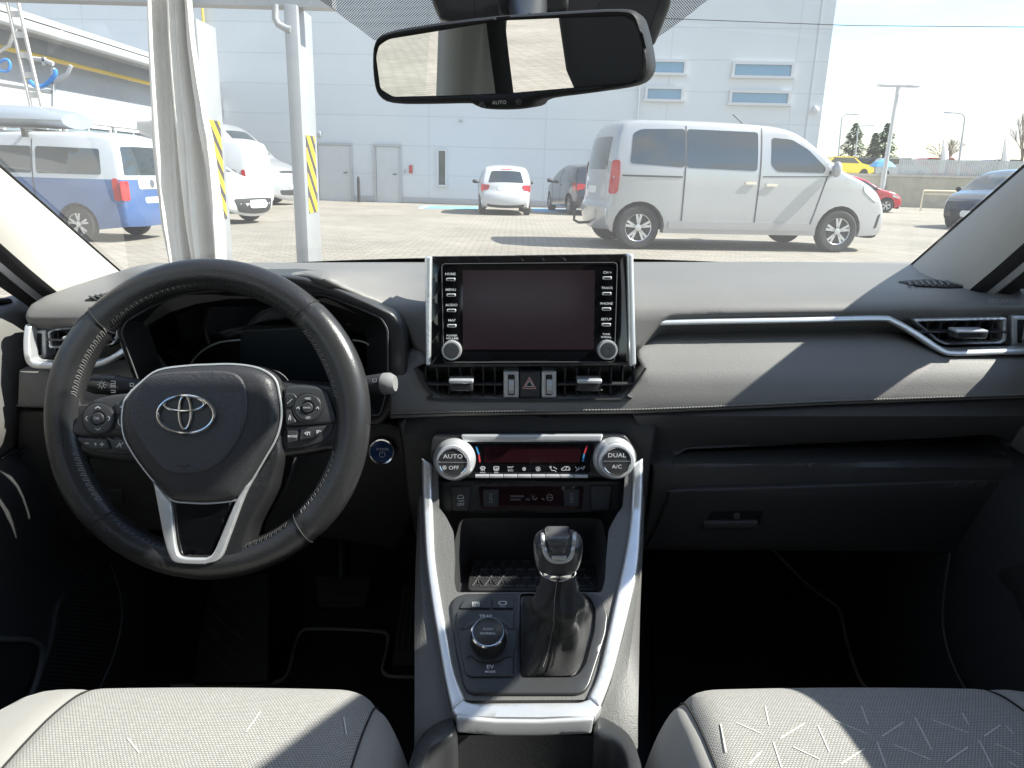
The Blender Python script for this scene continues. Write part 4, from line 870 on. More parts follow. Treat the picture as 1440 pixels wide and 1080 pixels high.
# defroster grilles
for s,(pts,n) in enumerate([([(1262,397),(1300,394),(1340,396),(1366,404),(1330,405),(1290,403)],9),([(118,424),(135,417),(160,411),(166,415),(140,424)],5)]):
    g=patch('defroster_grille',rc(pts,3),lift(tpos,.0015,V((0,0,-1))),BK,DA,.004,ext=V((0,0,-1)),step=12)
    b=bmesh.new()
    if s==0:
        for k in range(10):
            x=1276+k*9; p0=tpos(x,397.5)+V((0,0,.003)); p1=tpos(x+5,404)+V((0,0,.003)); tubebm([p0,p1],.0016,4,bm=b)
    else:
        for k in range(5): tubebm([tpos(126+k*8,420-k*1.5)+V((0,0,.003)),tpos(134+k*8,423-k*1.5)+V((0,0,.003))],.0016,4,bm=b)
    part('louvre',b,DH,g)
part('airbag_lettering',textbm([('SRS AIRBAG',1414,423,6,0,1.1)],lift(tpos,.0012)),WD,tpd)
# dark slot behind the silver strips and lower pad
patch('recess_panel',[(905,438),(1520,428),(1520,510),(1320,508),(1240,490),(905,492)],1.0,BK,DA,.01,step=60)
rows=[]
for px in range(930,1530,20):
    y0=lin([(930,452),(1000,444),(1200,441),(1520,432)],px); rows.append([q(px,y0-3,.93),q(px,y0+2,.99),q(px,y0+4,1.0)])
part('slot_roof',gridbm(rows),DB,DA)
lowt=[(546,591),(547,560),(555,528),(567,505),(580,489),(594,494),(602,512),(585,519),(596,536),(607,552),(620,561.5),(740,562.5),(868,561.5),(882,552),(896,536),(905,519),(897,505),(897,492),(904,486),(922,481.5),(1000,479.5),(1200,472.5),(1240,470.5),(1262,475),(1300,490),(1330,504),(1520,506),(1520,557),(1440,562),(1180,571),(1000,579),(900,583.5),(740,585.5),(640,587)]
Tl=[(468,.945),(480,.925),(500,.908),(530,.889),(560,.880),(578,.878),(595,.887)]
def lowY(px,py): return lin(Tl,py)
lpos=lambda px,py:q(px,py,lowY(px,py))
lp=patch('lower_pad',rc(lowt,4,2),lpos,DS,DA,.05,6,.007,step=11,ext=V((0,.9,.1)))
def dash_y(px): return lin([(546,582),(640,579.5),(740,578),(900,576),(1000,572),(1180,563.5),(1440,555),(1520,550)],px)
def stitches(x0,x1,step,yf,pos,off,name,m,par,w=1.0,ln=.62,dx=0):
    b=bmesh.new(); x=x0
    while x<x1:
        p0=pos(x,yf(x)); p1=pos(x+step*ln,yf(x+step*ln)); tubebm([p0-E3*off,p0.lerp(p1,.5)-E3*(off+.0008),p1-E3*off],.0008*w,5,bm=b); x+=step
    return part(name,b,m,par)
part('seam_groove',strokebm([[(x,dash_y(x)+1.6),(x+8,dash_y(x+8)+1.6)] for x in range(548,1500,8)],lift(lpos,.0006),1.0),BK,lp)
stitches(550,1500,4.4,lambda x:dash_y(x)-.8,lpos,.0008,'stitching',TH_,lp)
# silver decorative strips
def strip(name,pts,w,Y,par,m=SS,n=8,r=3):
    P=[np.array(p,float) for p in pts]; L1=[];L2=[]
    for i,p in enumerate(P):
        t=(P[min(i+1,len(P)-1)]-P[max(i-1,0)]); t/=np.linalg.norm(t); nn=np.array([-t[1],t[0]])*w/2
        L1.append(tuple(p-nn)); L2.append(tuple(p+nn))
    return patch(name,L1+L2[::-1],Y,m,par,.012,r,.004,step=4)
Ys=yl([(440,.925),(470,.915),(500,.905)])
strip('silver_strip',cr([(926,454),(1000,452.5),(1120,450.5),(1235,448),(1258,452),(1290,470),(1324,492),(1342,497),(1390,496),(1520,493)],5,False),9,Ys,DA,r=3.5)
strip('silver_strip',cr([(38,458),(36,480),(37,500),(42,511),(56,515),(100,515),(135,513),(158,504),(178,490)],5,False),10,Ys,DA,r=3.5)
# ---- side vents
def vent(name,fr,Yv,horiz,vert,tab,wheel,lab,flip=False):
    b=patch(name,rc(fr,4),Yv,SS,DA,.02,2,.002,holes=[rc([(sum(p[0] for p in fr)/len(fr)+(p[0]-sum(p[0] for p in fr)/len(fr))*.91,sum(p[1] for p in fr)/len(fr)+(p[1]-sum(p[1] for p in fr)/len(fr))*.80) for p in fr],3)],step=10,label=lab)
    x0=min(p[0] for p in fr); x1=max(p[0] for p in fr); y0=min(p[1] for p in fr); y1=max(p[1] for p in fr)
    bb=bmesh.new(); prismbm(rc([(p[0],p[1]) for p in fr],3),Yv+.035,Yv+.04,bb,lambda x,y,Y:q(x,y,Y)); part('vent_back',bb,BK,b)
    sb=bmesh.new()
    for k in range(7):
        x=x0+(x1-x0)*(k+.7)/7.4; A=q(x,y0+5,Yv+.018); B=q(x,y1-4,Yv+.018); c=(A+B)/2; part('vane',boxbm(c,(.0015,.022,(A-B).length*.98)),BP,b)
    for y in horiz:
        A=q(x0+4,y,Yv+.004); B=q(x1-4,y-1,Yv+.004); c=(A+B)/2; part('louvre',boxbm(c,((A-B).length,.016,.0026),.001),SB,b)
    tx0,tx1,ty0,ty1=tab; A=q(tx0,ty0,Yv-.012); B=q(tx1,ty1,Yv-.012); c=(A+B)/2; part('louvre_tab',boxbm(c,(abs(B.x-A.x),.02,abs(B.z-A.z)),.0025,seg=3),SB,b); A=q(tx0,ty0,Yv-.016); B=q(tx1,ty0+4,Yv-.016); c=(A+B)/2; part('tab_trim',boxbm(c,(abs(B.x-A.x)*1.01,.022,abs(B.z-A.z)),.0015),SS,b)
    return b
vent('side_vent',[(1284,449),(1330,448),(1417,446.5),(1416,480),(1408,484),(1330,485.5),(1318,480)],.925,(466,),7,(1340,1382,462,474),None,'right side air vent with satin frame')
vent('side_vent',[(66,466),(80,462),(160,459),(168,466),(160,485),(120,490),(68,490)],.925,(477,),7,(94,122,471,478),None,'left side air vent behind the wheel rim')
def thumb(x,y,w,h,Y,par):
    o=patch('dial_housing',rc(rect(x-w/2,y-h/2,x+w/2,y+h/2),3),Y,SL,par,.02,2,.002,step=12)
    patch('dial_slot',rc(rect(x-w*.22,y-h*.38,x+w*.22,y+h*.38),2),lift(Y,.0006),BK,o,0,step=12)
    c=q(x,y,Y+.008); part('thumb_wheel',lathebm([(.0125,-.0035),(.0135,-.003),(.0135,.003),(.0125,.0035)],c,(1,0,0),28,ridge=((1,2),-.06)),SL,o); return o
thumb(1436,466,26,44,.93,DA); thumb(55,484,19,40,.93,DA)
patch('vent_surround',rc([(44,455),(170,452),(178,470),(176,492),(160,503),(130,510),(60,510),(44,505)],4),.955,DB,DA,.01,step=30)
patch('left_end_pad',rc([(24,520),(80,522),(140,521),(190,508),(215,540),(240,574),(70,576),(22,574)],4),yl([(505,.93),(540,.915),(576,.912)]),DS,DA,.05,6,.007,step=14)
stitches(24,240,4.4,lambda x:570,yl([(505,.93),(540,.915),(576,.912)]),.0008,'stitching',TH_,DA)
# ---- instrument cluster
outer=[(160,450),(168,441),(184,427),(214,407),(252,395),(300,388.5),(402,387.5),(430,391),(474,405),(524,427),(553,441),(566,457),(571,480),(572,520),(562,560),(545,588),(532,600),(220,600),(200,575),(186,538),(162,470)]
hole=[(178,451),(215,430),(258,413),(300,409),(400,409),(458,415),(502,432),(536,447),(545,463),(546,540),(534,584),(225,584),(205,562),(194,534),(170,468)]
cw=patch('cluster_cowl',rc(outer,5,2),yl([(385,.875),(460,.885),(640,.90)]),SB,DA,.06,4,.006,holes=[rc(hole,6,3)],step=14)
rh=densify(rc(hole,6,3),14); cx_,cy_=360,520
rows=[[q(x,y,.885+.0*k) if k==0 else q(cx_+(x-cx_)*(1-.16*k),cy_+(y-cy_)*(1-.20*k),.885+.11*k) for x,y in rh] for k in np.linspace(0,1,5)]
part('cowl_tunnel',gridbm(rows,close=True),mat('cowl_inner',(.014,.014,.015),.55),cw)
edge=tubebm([q(x,y,.884) for x,y in rc(hole,6,3)],.0014,6,closed=True); part('cowl_edge',edge,DH,cw)
cf=patch('cluster_glass',rc([(205,430),(520,430),(540,600),(215,600)],12),.994,PB,cw,.004,step=60)
patch('driver_display',rc([(338,466),(482,462),(484,545),(336,548)],10),.991,mat('display_blue_black',(.018,.028,.036),.25),cf,.002,step=30)
b=bmesh.new(); P0=.985
tube_px(cr([(264,524),(272,506),(288,491),(310,481),(338,478)],5,False),lambda x,y:q(x,y,P0),.0014,bm=b); part('gauge_ring',b,SS,cf)
tube_px(cr([(496,478),(512,481),(524,489),(533,498)],5,False),lambda x,y:q(x,y,P0),.0014,bm=(b:=bmesh.new())); part('gauge_ring',b,SS,cf)
# ---- centre screen
sn=V((.0,-math.cos(R(9)),math.sin(R(9)))); sp=plane(q(743,437,.882),sn); se=-sn
SU=patch('screen_unit',rc([(603,360),(886,356.5),(889,514),(600,517)],5),lift(sp,-.002,se),SB,DA,.035,3,.003,step=20,ext=se)
patch('side_trim',rc([(597.5,361),(608,360),(606,513),(599,514.5)],4),lift(sp,.004,se),SS,SU,.03,3.5,.004,step=8,ext=se)
patch('side_trim',rc([(881,357),(890.5,356),(894.5,514),(884,515)],4),lift(sp,.004,se),SS,SU,.03,3.5,.004,step=8,ext=se)
sg=patch('black_glass',rc([(608,361),(881,358),(884,511),(606.5,512.5)],2),sp,PB,SU,.01,1,.001,step=30,ext=se)
s1=lift(sp,.0006,se); s2=lift(sp,.0012,se)
patch('display',rc([(650.5,380),(837,380),(835,491.5),(651,491.5)],1),s1,SC,sg,0,step=40,ext=se)
b=bmesh.new(); fr=rc([(621,371),(868,369),(864,509),(624,509.5)],6,4); tubebm([s1(*p) for p in fr],.0005,5,closed=True,bm=b); part('frame_line',b,mat('edge_grey',(.09,.09,.095),.4),sg)
kb=[(634,393),(634.5,415),(635,436.5),(635.5,458)]; kr=[(853.5,391),(853,413),(852.5,434.5),(852.3,456.5)]
for x,y in kb+kr:
    o=patch('key',rc(rect(x-6.5,y-2.2,x+6.5,y+2.2),1.8),lift(sp,.003,se),SL,sg,.003,1,.0008,step=6,ext=se); patch('key_face',rc(rect(x-4.8,y-.9,x+4.8,y+1.3),.6),lift(sp,.0036,se),BK,o,0,step=8,ext=se)
part('lettering',textbm([('HOME',633.5,385.5,3.4,0,1.1),('MENU',634,407.5,3.4,0,1.1),('AUDIO',635,429,3.4,0,1.1),('MAP',635.5,450.5,3.4,0,1.1),('POWER',635.5,472,2.8,0,1.1),('VOLUME',636,476,2.8,0,1.1),('CH >',854,383.3,3.4,0,1.1),('TRACK',853.5,405,3.2,0,1.1),('PHONE',852.7,427,3.4,0,1.1),('SETUP',852.5,449,3.4,0,1.1),('TUNE',852.3,470,2.6,0,1.1),('SCROLL',852.3,474,2.6,0,1.1)],s2,bold=.008),WT,sg)
for x,y in ((636,492),(853,491.5)):
    c=sp(x,y); o=part('knob',lathebm([(.0118,0),(.0122,.004),(.0118,.012),(.0112,.0135),(.0095,.0135)],c,sn,40,ridge=((1,2),-.02)),SS,sg); part('knob_cap',lathebm([(.0096,.0130),(.0092,.0142),(.004,.0146),(.0001,.0142)],c,sn,32),BP,o)
# ---- centre vents
vb=bmesh.new(); prismbm([(580,505),(910,505),(910,567),(580,567)],.915,.92,vb,lambda x,y,Y:q(x,y,Y)); cv=part('centre_vent',vb,BK,DA)
b=bmesh.new()
for x in [600,616,632,648,664,680,696,794,810,826,842,858,874,890]:
    A=q(x,514,.898); B=q(x,562,.898); part('vane',boxbm((A+B)/2,(.0015,.018,(A-B).length)),BP,cv)
for x0,x1 in ((598,707),(784,892)):
    A=q(x0,539,.889); B=q(x1,538.5,.889); part('louvre',boxbm((A+B)/2,((A-B).length,.014,.0028),.001),SB,cv)
for x0,x1 in ((632,666),(811.5,845)):
    A=q(x0,535,.878); B=q(x1,549,.878); o=part('louvre_tab',boxbm((A+B)/2,(abs(A.x-B.x),.012,abs(A.z-B.z)),.003,seg=3),SB,cv)
    A=q(x0,531,.876); B=q(x1,536.5,.876); part('tab_trim',boxbm((A+B)/2,(abs(A.x-B.x)*1.02,.02,abs(A.z-B.z)),.0018,seg=3),SS,o)
rim=[(583,517),(597,539),(609,555),(621,562),(867,562),(881,555),(894,539),(908,517)]
part('vent_rim',tubebm([q(x,y,.8785) for x,y in cr(rim,4,False)],.0016,6),SB,cv)
rows=[[q(x,y,.880),q(x+(742-x)*.01,y-1,.90),q(x+(742-x)*.02,y-2,.916)] for x,y in cr(rim,4,False)]; part('vent_wall',gridbm(rows),DB,cv)
thumb(719,541,22,38,.882,DA); thumb(772,541,21,38,.882,DA)
hzb=patch('hazard_button',rc(rect(731,522,760,560),2),.881,BP,DA,.02,3,.003,step=10)
tri=[(735.5,546),(744.5,530.5),(753.5,546)]; part('hazard_triangle',strokebm([tri+[tri[0]]],lift(.881,.0008),1.3),mat('hazard_pink',(.62,.30,.27),.5),hzb)
part('hazard_triangle',strokebm([[(739,543.5),(744.5,534.5),(750,543.5),(739,543.5)]],lift(.881,.0008),.8),WT,hzb)
# ---- middle and lower black panels
Tm=[(560,.93),(585,.905),(600,.895),(640,.90),(720,.905),(780,.95),(850,1.0)]
patch('centre_panel',rc([(575,575),(640,580),(905,576),(925,600),(915,660),(905,760),(585,760),(572,700),(563,620),(556,590)],8),yl(Tm),DB,DA,.03,6,.006,step=25)
Tr=[(555,.90),(585,.890),(600,.900),(618,.93),(625,.945),(640,.935),(648,.915),(653,.905),(690,.92),(775,.975),(800,1.0)]
shelf=[(948,646),(965,634),(1100,628),(1320,618),(1395,613),(1413,618),(1415,630),(1405,638),(1200,646),(1000,653)]
patch('glovebox_surround',rc([(890,582),(1000,577.5),(1180,569),(1520,555),(1520,815),(1440,800),(1330,778),(900,775),(915,700),(918,660),(905,620)],6),yl(Tr),DH,DA,.04,5,.006,holes=[rc(shelf,8)],step=12,rh=True)
b=bmesh.new(); rs_=densify(rc(shelf,8),20); cxx=1180
rows=[[q(x,y,lin(Tr,y)+.002) if k==0 else q(cxx+(x-cxx)*(1-.06*k),636+(y-636)*(1-.25*k),lin(Tr,y)+.13*k) for x,y in rs_] for k in (0,.5,1)]
gridbm(rows,close=True,bm=b); b.faces.new([b.verts.new(p) for p in rows[-1]]); part('shelf_recess',b,DB,DA)
part('shelf_liner_edge',tubebm([q(x,y,.99) for x,y in ((962,635),(1100,630.5),(1325,621))],.0012,5),DH,DA)
gd=patch('glovebox_door',rc([(944,689.5),(1398,675.5),(1412,686),(1425,772),(906,774),(922,745),(934,715)],9),yl([(670,.908),(690,.910),(775,.965)]),mat('glove_grain',(.045,.045,.047),.55,bump='grain',bs=900,bd=.4),DA,.03,4,.005,step=20)
b=bmesh.new(); tube_px(cr([(940,700),(945,691),(958,689),(1180,682.5),(1392,675.8),(1404,678),(1411,686)],3,False),lambda x,y:lift(yl([(670,.908),(690,.910),(775,.965)]),.0012)(x,y),.0007,bm=b); part('door_edge',b,DH,gd)
gl_=yl([(670,.908),(690,.910),(775,.965)])
patch('latch_pit',rc([(1000,719),(1074,718),(1066,741),(988,742)],3),lift(gl_,.0006),BK,gd,0,step=12)
patch('latch',rc([(989,731),(1064,730),(1065,740),(988,741)],3),lift(gl_,.008),DH,gd,.008,3,.003,step=10)
part('lock',lathebm([(.0048,0),(.0048,.004),(.001,.0042)],gl_(1035,724.5),(0,-1,.2),20),SB,gd)
patch('knee_panel',rc([(22,577),(240,577),(548,593),(600,610),(590,700),(560,775),(420,752),(200,748),(60,770),(24,720)],10),yl([(570,.925),(640,.93),(700,.95),(780,.99)]),DB,DA,.04,6,.008,step=24)
kp=yl([(570,.925),(640,.93),(700,.95),(780,.99)])
for x0,x1 in ((130,149),(151,174)): patch('switch_blank',rc(rect(x0,688,x1,707),2),lift(kp,.003),BP,DA,.004,2,.001,step=10)
part('switch_icon',strokebm([[(136,697),(143,697)],[(139.5,694),(139.5,700)],[(136,694),(143,700)]],lift(kp,.0045),.7),WD,DA)
# start button
pc=q(537.5,634,.925); pn=V((0,-1,.18)).normalized()
pb=part('start_button',lathebm([(.0175,0),(.0178,.004),(.0168,.0065),(.0150,.0060),(.0146,.004)],pc,pn,40),CH,DA); part('button_face',lathebm([(.0147,.0045),(.0142,.0058),(.008,.0064),(.0001,.0066)],pc,pn,32),BL,pb)
ppl=plane(pc+pn*.0075,pn); part('lettering',textbm([('POWER',538,632,3.6,0,1.0)],ppl),WT,pb); part('power_symbol',strokebm([[(534.5+4*math.cos(a)+3,639+4*math.sin(a)) for a in np.linspace(-1.0,PI+1.0,12)],[(537.5,633.8+1),(537.5,638)]],ppl,.8),WT,pb)
# ---- climate panel
cl_=thing('climate_unit','black climate control unit with two silver ribbed knobs in the centre stack','climate control',q(742,690,.88))
ch=plane(q(742,650,.872),V((0,-math.cos(R(12)),math.sin(R(12))))); ce=V((0,math.cos(R(12)),-math.sin(R(12)))); cn=-ce
patch('housing',rc([(606,610),(880,609),(898,640),(893,672),(612,674),(602,640)],10),ch,SB,cl_,.03,4,.005,step=20,ext=ce)
patch('silver_bar',rc([(648,610.5),(848,610),(845,620.5),(652,621)],3),lift(ch,.006,ce),SS,cl_,.01,3,.003,step=3.5,ext=ce)
rd=patch('display_window',rc([(660,623.5),(836,623.5),(829,652),(830,664),(666,664),(668,652)],3),lift(ch,.002,ce),PB,cl_,.003,ext=ce,step=20)
patch('display',rc([(680,627),(817,627),(815,650),(681,650)],1),lift(ch,.0025,ce),RS,rd,0,ext=ce,step=30)
c2=lift(ch,.003,ce)
part('blue_mark',strokebm([[(670,628),(673.5,638)]],c2,2.2),BU,rd); part('red_mark',strokebm([[(673.8,639.5),(675,649)]],c2,2.2),RD,rd)
part('red_mark',strokebm([[(825,627),(821.5,637)]],c2,2.2),RD,rd); part('blue_mark',strokebm([[(821,638.5),(819.5,648)]],c2,2.2),BU,rd)
ic=[]
def arcp(cx,cy,r,a0,a1,n=8,ry=None): return [(cx+r*math.cos(a),cy+(ry or r)*math.sin(a)) for a in np.linspace(a0,a1,n)]
ic+= [arcp(679,657.5,3.6,PI,2*PI,6,2.2)+[(681,659.5),(677,659.5),(675.4,657.5)]]+[[(677+d,656),(677+d,661.5)] for d in (0,2,4)]
ic+= [[(694.5,655.5),(701.5,655.5),(701.5,660),(694.5,660),(694.5,655.5)]]+[[(696+d,657),(696+d,662)] for d in (0,2,4)]
for cx,s in ((737,2.2),(756.5,3.0)):
    ic+=[arcp(cx,658.8,s,a,a+1.1,4)+[(cx,658.8)] for a in (0,PI/2,PI,3*PI/2)]
ic+=[arcp(774,656,1.2,0,2*PI,7),[(774,657.5),(776,661),(780,661),(782,663)],[(778,656),(783,659)]]
ic+=[[(790,660.5),(789,659),(792,657),(794,655.5),(799,655.5),(801,657.5),(801,660.5),(790,660.5)],arcp(797.5,658.5,2.2,0,5,8)]
ic+=[[(809,656),(812,660),(814,656)],[(817,656),(819,660),(822,656)],[(809,662),(822,655)]]
part('icons',strokebm(ic,c2,.75),WT,rd); part('lettering',textbm([('FAST',718,656.6,2.7),('ECO',718,661,2.7),('FRONT',679,664.2,1.7),('REAR',698,664.2,1.7)],c2),WT,rd)
x=668
for k in range(8): patch('key',rc(rect(668.5+k*19.8,666.5,668.5+k*19.8+19.0,671),.6),lift(ch,.007,ce),SL,cl_,.006,1,.0012,step=8,ext=ce)
def knob(x,y,fx,fy,l1,l2,line=True):
    c=ch(x,y); k=part('knob',lathebm([(.0262,0),(.0268,.004),(.0262,.009),(.0235,.0125),(.0232,.0135),(.0222,.026),(.0205,.0275),(.0178,.0278),(.0172,.0262)],c,cn,72,ridge=((4,5),-.025)),SL,cl_)
    part('chrome_ring',lathebm([(.0175,.0270),(.0171,.0286),(.0162,.0282),(.0160,.0268)],c,cn,40,cap=False),CH,k)
    part('knob_face',lathebm([(.0163,.0270),(.0160,.0276),(.0001,.0279)],c,cn,40),SB,k)
    kp_=plane(c+cn*.0286,cn); f=c+cn*.0286
    # pixel of face centre
    cd=f; d=cd.y*math.cos(TH)-cd.z*math.sin(TH); fx=720+FO*cd.x/d; fy=540-FO*(cd.y*math.sin(TH)+cd.z*math.cos(TH))/d
    part('lettering',textbm([(l1,fx,fy-8.5,6.0,0,1.15),(l2,fx,fy+7.5,5.4,0,1.1)],kp_,bold=.0),WT,k); part('divider',strokebm([[(fx-19,fy-.5),(fx+19,fy-.5)]],kp_,.6),WD,k)
    if l2==' OFF': part('fan_icon',strokebm([arcp(fx-12,fy+7,2.6,a,a+1.1,4)+[(fx-12,fy+7)] for a in (0,PI/2,PI,3*PI/2)],kp_,.8),WT,k)
knob(639.5,645,0,0,'AUTO',' OFF'); knob(863,643.5,0,0,'DUAL','A/C')
# lower switch row
lo=plane(q(745,700,.878),V((0,-math.cos(R(14)),math.sin(R(14))))); le=V((0,math.cos(R(14)),-math.sin(R(14))))
sw=thing('switch_panel','black switch panel with seat heater buttons below the climate knobs','switch panel',q(745,722,.88))
patch('panel',rc([(614,675),(881,675),(872.5,716),(866,721.5),(628,722),(620,716)],5),lo,SB,sw,.03,3,.005,step=16,ext=le)
patch('warning_display',rc([(673,684),(821,683.5),(818,716),(676,716.5)],3),lift(lo,.002,le),RS,sw,.002,ext=le,step=20)
def swb(pts,name='button'): return patch(name,rc(pts,3),lift(lo,.0045,le),BP,sw,.005,2,.0015,ext=le,step=8)
b1=swb([(632.5,683),(663,683),(659,718.5),(637,718.5)]); b2=swb([(679,687),(701.5,687),(701,712.5),(680,712.5)]); b3=swb([(792,686.5),(814.5,686.5),(814,712),(793,712)]); b4=swb([(829,682.5),(860.5,682),(857,717),(832,717.5)],'blank_cover')
l2_=lift(lo,.0053,le)
part('icon',strokebm([[(644,698),(645.5,695.5),(650.5,695.5),(652,698),(652,700),(644,700),(644,698)],[(645,702.5),(648,704.5),(651,702.5),(653,704)]],l2_,.9),WT,b1); part('lettering',textbm([('OFF',648,708.5,4.2)],l2_),WT,b1)
for bb,cx in ((b2,690.5),(b3,803.5)):
    part('lettering',textbm([('HI',cx,694.5,3.2),('LO',cx,705,3.2)],l2_),WD,bb); part('icon',strokebm([[(cx-2.5,697.5),(cx-1,701.5),(cx+2.5,701.5)],[(cx+.5,697),(cx+1.5,698.5),(cx+.5,700)]],l2_,1.0),WD,bb)
part('lettering',textbm([('PASSENGER',727,697.5,2.6),('AIR BAG',725,702,2.6),('ON',742,702,2.6)],lift(lo,.0028,le)),WD,sw); part('icon',strokebm([arcp(773,699,4.2,0,2*PI,12),[(769,699),(777,699)],[(765,702),(762,700)],arcp(752,699,3,0,4,6)],lift(lo,.0028,le),.8),WD,sw)
# ---------------------------------------------------------------- centre console
CO=thing('centre_console','centre console with satin silver rails, shifter well and cup holder tray','centre console',V((.015,.68,-.93)))
Tc=[(560,.90),(600,.89),(650,.872),(720,.84),(770,.80),(830,.755),(890,.71),(950,.665),(1010,.622),(1035,.615),(1080,.60)]
cp=yl(Tc); DE=V((0,.45,-.89))
cl2=lambda d:lift(cp,d,DE)
trayh=rc([(648,728),(846,728),(853,760),(851,815),(846,833),(642,833),(637,815),(638,765)],10)
patch('deck',rc([(606,655),(605,700),(609,770),(624,870),(642,970),(655,985),(825,984),(840,973),(860,887),(879,787),(893,700),(893,655),(880,655),(876,712),(867,724),(856,745),(852,790),(851,815),(846,833),(642,833),(638,812),(639,770),(638,748),(627,726),(616,712),(616,655)],5),cp,CG,CO,.02,0,step=12,ext=DE)
rt=densify(trayh,14); tz=-.505
rows=[]
for k in np.linspace(0,1,6):
    r_=[]
    for x,y in rt:
        a=cp(x,y)+DE*.001; f=qz(745+(x-745)*1.0,y,tz) ; f=V((a.x*.95,a.y+.035+.02*(y<760),tz))
        p=a.lerp(f,k); r_.append(p)
    rows.append(r_)
b=gridbm(rows,close=True); b.faces.new([b.verts.new(p) for p in rows[-1]]); tr=part('tray',b,DB,CO)
# rubber mat ribs in the tray
b=bmesh.new(); mpz=lambda x,y:qz(x,y,tz+.012)
patchbm(rc([(664,772),(840,772),(842,829),(657,829)],6),lambda x,y:qz(x,y,tz+.010),.008,2,.002,step=20,ext=V((0,0,-1)),bm=b); part('tray_mat',b,RB,tr)
b=bmesh.new(); 
for j in range(5):
    for i in range(11):
        x=664+i*17+(j%2)*8.5; y=778+j*11.5; 
        for (a,c) in (((x,y),(x+8.5,y+11.5)),((x,y),(x-8.5,y+11.5)),((x-6,y),(x+6,y)),((x,y+1),(x,y+8))):
            if max(a[0],c[0])<838 and min(a[0],c[0])>660 and c[1]<829: tubebm([qz(*a,tz+.0105),qz(*c,tz+.0105)],.0011,4,bm=b,cap=False)
part('mat_ribs',b,DB,tr)
so_=q(698,752,.925); sk_=part('power_socket',lathebm([(.0165,0),(.0168,.004),(.0150,.006),(.0145,.004)],so_,(0,-1,.15),32),SB,tr); part('socket_cap',lathebm([(.0142,.003),(.0138,.0085),(.011,.0095),(.0001,.0095)],so_,(0,-1,.15),28),BP,sk_)
us_=patch('usb_port',rc(rect(735,745,757,767),2),.915,BP,tr,.01,1.5,.001,step=8); part('usb_icon',strokebm([[(746,750),(746,762)],[(746,758),(743,755.5),(743,753)],[(746,760),(749,757.5),(749,754.5)]],lift(.915,.0006),.8),WT,us_)
patch('stack_back',rc([(620,715),(872,715),(880,800),(612,800)],6),.945,DB,CO,.01,step=40)
# silver rails and front panel (one horseshoe)
RL=cr([(593,646),(594,690),(596,740),(599,790),(607,850),(615,897),(626,960),(636,1003)],4,False); RLi=cr([(607.5,655),(608,690),(609.5,740),(612,790),(621,850),(630,897),(641,950),(655,986)],4,False)
RRo=cr([(904,646),(904,690),(901.5,740),(897,800),(887,850),(876,895),(860,955),(843,1000)],4,False); RRi=cr([(890,655),(889,690),(885,740),(878,785),(866,840),(855,890),(841,950),(826,984)],4,False)
patch('silver_rail',RL+RLi[::-1],cl2(.006),SS,CO,.022,4.5,.005,step=5,ext=V((0,.6,-.8)))
patch('silver_rail',RRo+RRi[::-1],cl2(.006),SS,CO,.022,4.5,.005,step=5,ext=V((0,.6,-.8)))
patch('front_panel',rc([(634,997),(640,955,3),(652,986),(665,990),(815,989),(829,984),(842,955,3),(846,997),(836,1012),(760,1015),(700,1014.5),(641,1010)],5),cl2(.004),SS,CO,.012,4,.004,step=12,ext=V((0,.4,-.9)))
patch('front_panel_lip',rc([(641,1009),(700,1014),(760,1014.5),(836,1011),(832,1034),(760,1037),(700,1036.5),(642,1032)],4),yl([(1000,.618),(1040,.614)]),SL,CO,.012,4,.004,step=12,ext=E3)
patch('dark_wall',rc([(636,1030),(838,1030),(840,1085),(634,1085)],4),yl([(1000,.63),(1040,.625),(1090,.62)]),PB,CO,.01,step=20)
# cup holder surround
cz=-.532; cpl=lambda x,y:qz(x,y,cz)
patch('cup_surround',cr([(640,1004),(612,1012),(590,1030),(577,1058),(571,1100),(562,1300),(740,1320),(918,1300),(906,1100),(900,1058),(888,1030),(866,1012),(838,1002),(836,1030),(860,1040),(873,1055),(880,1080),(884,1150),(890,1270),(740,1285),(590,1270),(596,1150),(599,1080),(606,1056),(620,1042),(641,1032)],3),cpl,SB,CO,.05,7,.012,step=12,ext=V((0,0,-1)))
part('cup_floor',gridbm([[V((x,Y,-.61)) for x in (-.09,.12)] for Y in (.66,.30)]),BK,CO)
b=bmesh.new(); gridbm([[qz(x,y,cz-.01),qz(x,y,cz-.01)+V((0,0,-.09))] for x,y in [(590,1270),(596,1150),(599,1080),(606,1056),(620,1042),(641,1034),(836,1034),(860,1040),(873,1055),(880,1080),(884,1150),(890,1270)]],bm=b); part('cup_wall',b,DB,CO)
# console flanks
def flank(top,bx,name='flank'):
    rows=[]
    for (x,y),xo in zip(top,bx):
        a=cp(x,y)+DE*.008; Yc=a.y; o=q(xo,y+14,Yc); o2=V((o.x,Yc,o.z-.03)); rows.append([a,a.lerp(o,.5)+V((0,-.004,.004)),o,o2,V((o.x,Yc,-.93))])
    part(name,gridbm(rows),CG,CO)
flank([(594,690),(596,740),(599,790),(607,850),(615,897),(626,960),(636,1003),(640,1060)],[588,586,584,583,583,583,583,582])
flank([(904,690),(901,740),(897,800),(887,850),(876,895),(860,955),(843,1000),(838,1060)],[906,905,902,900,899,898,897,897])
for s,xs in ((-1,(583,640)),(1,(838,897))):
    pass
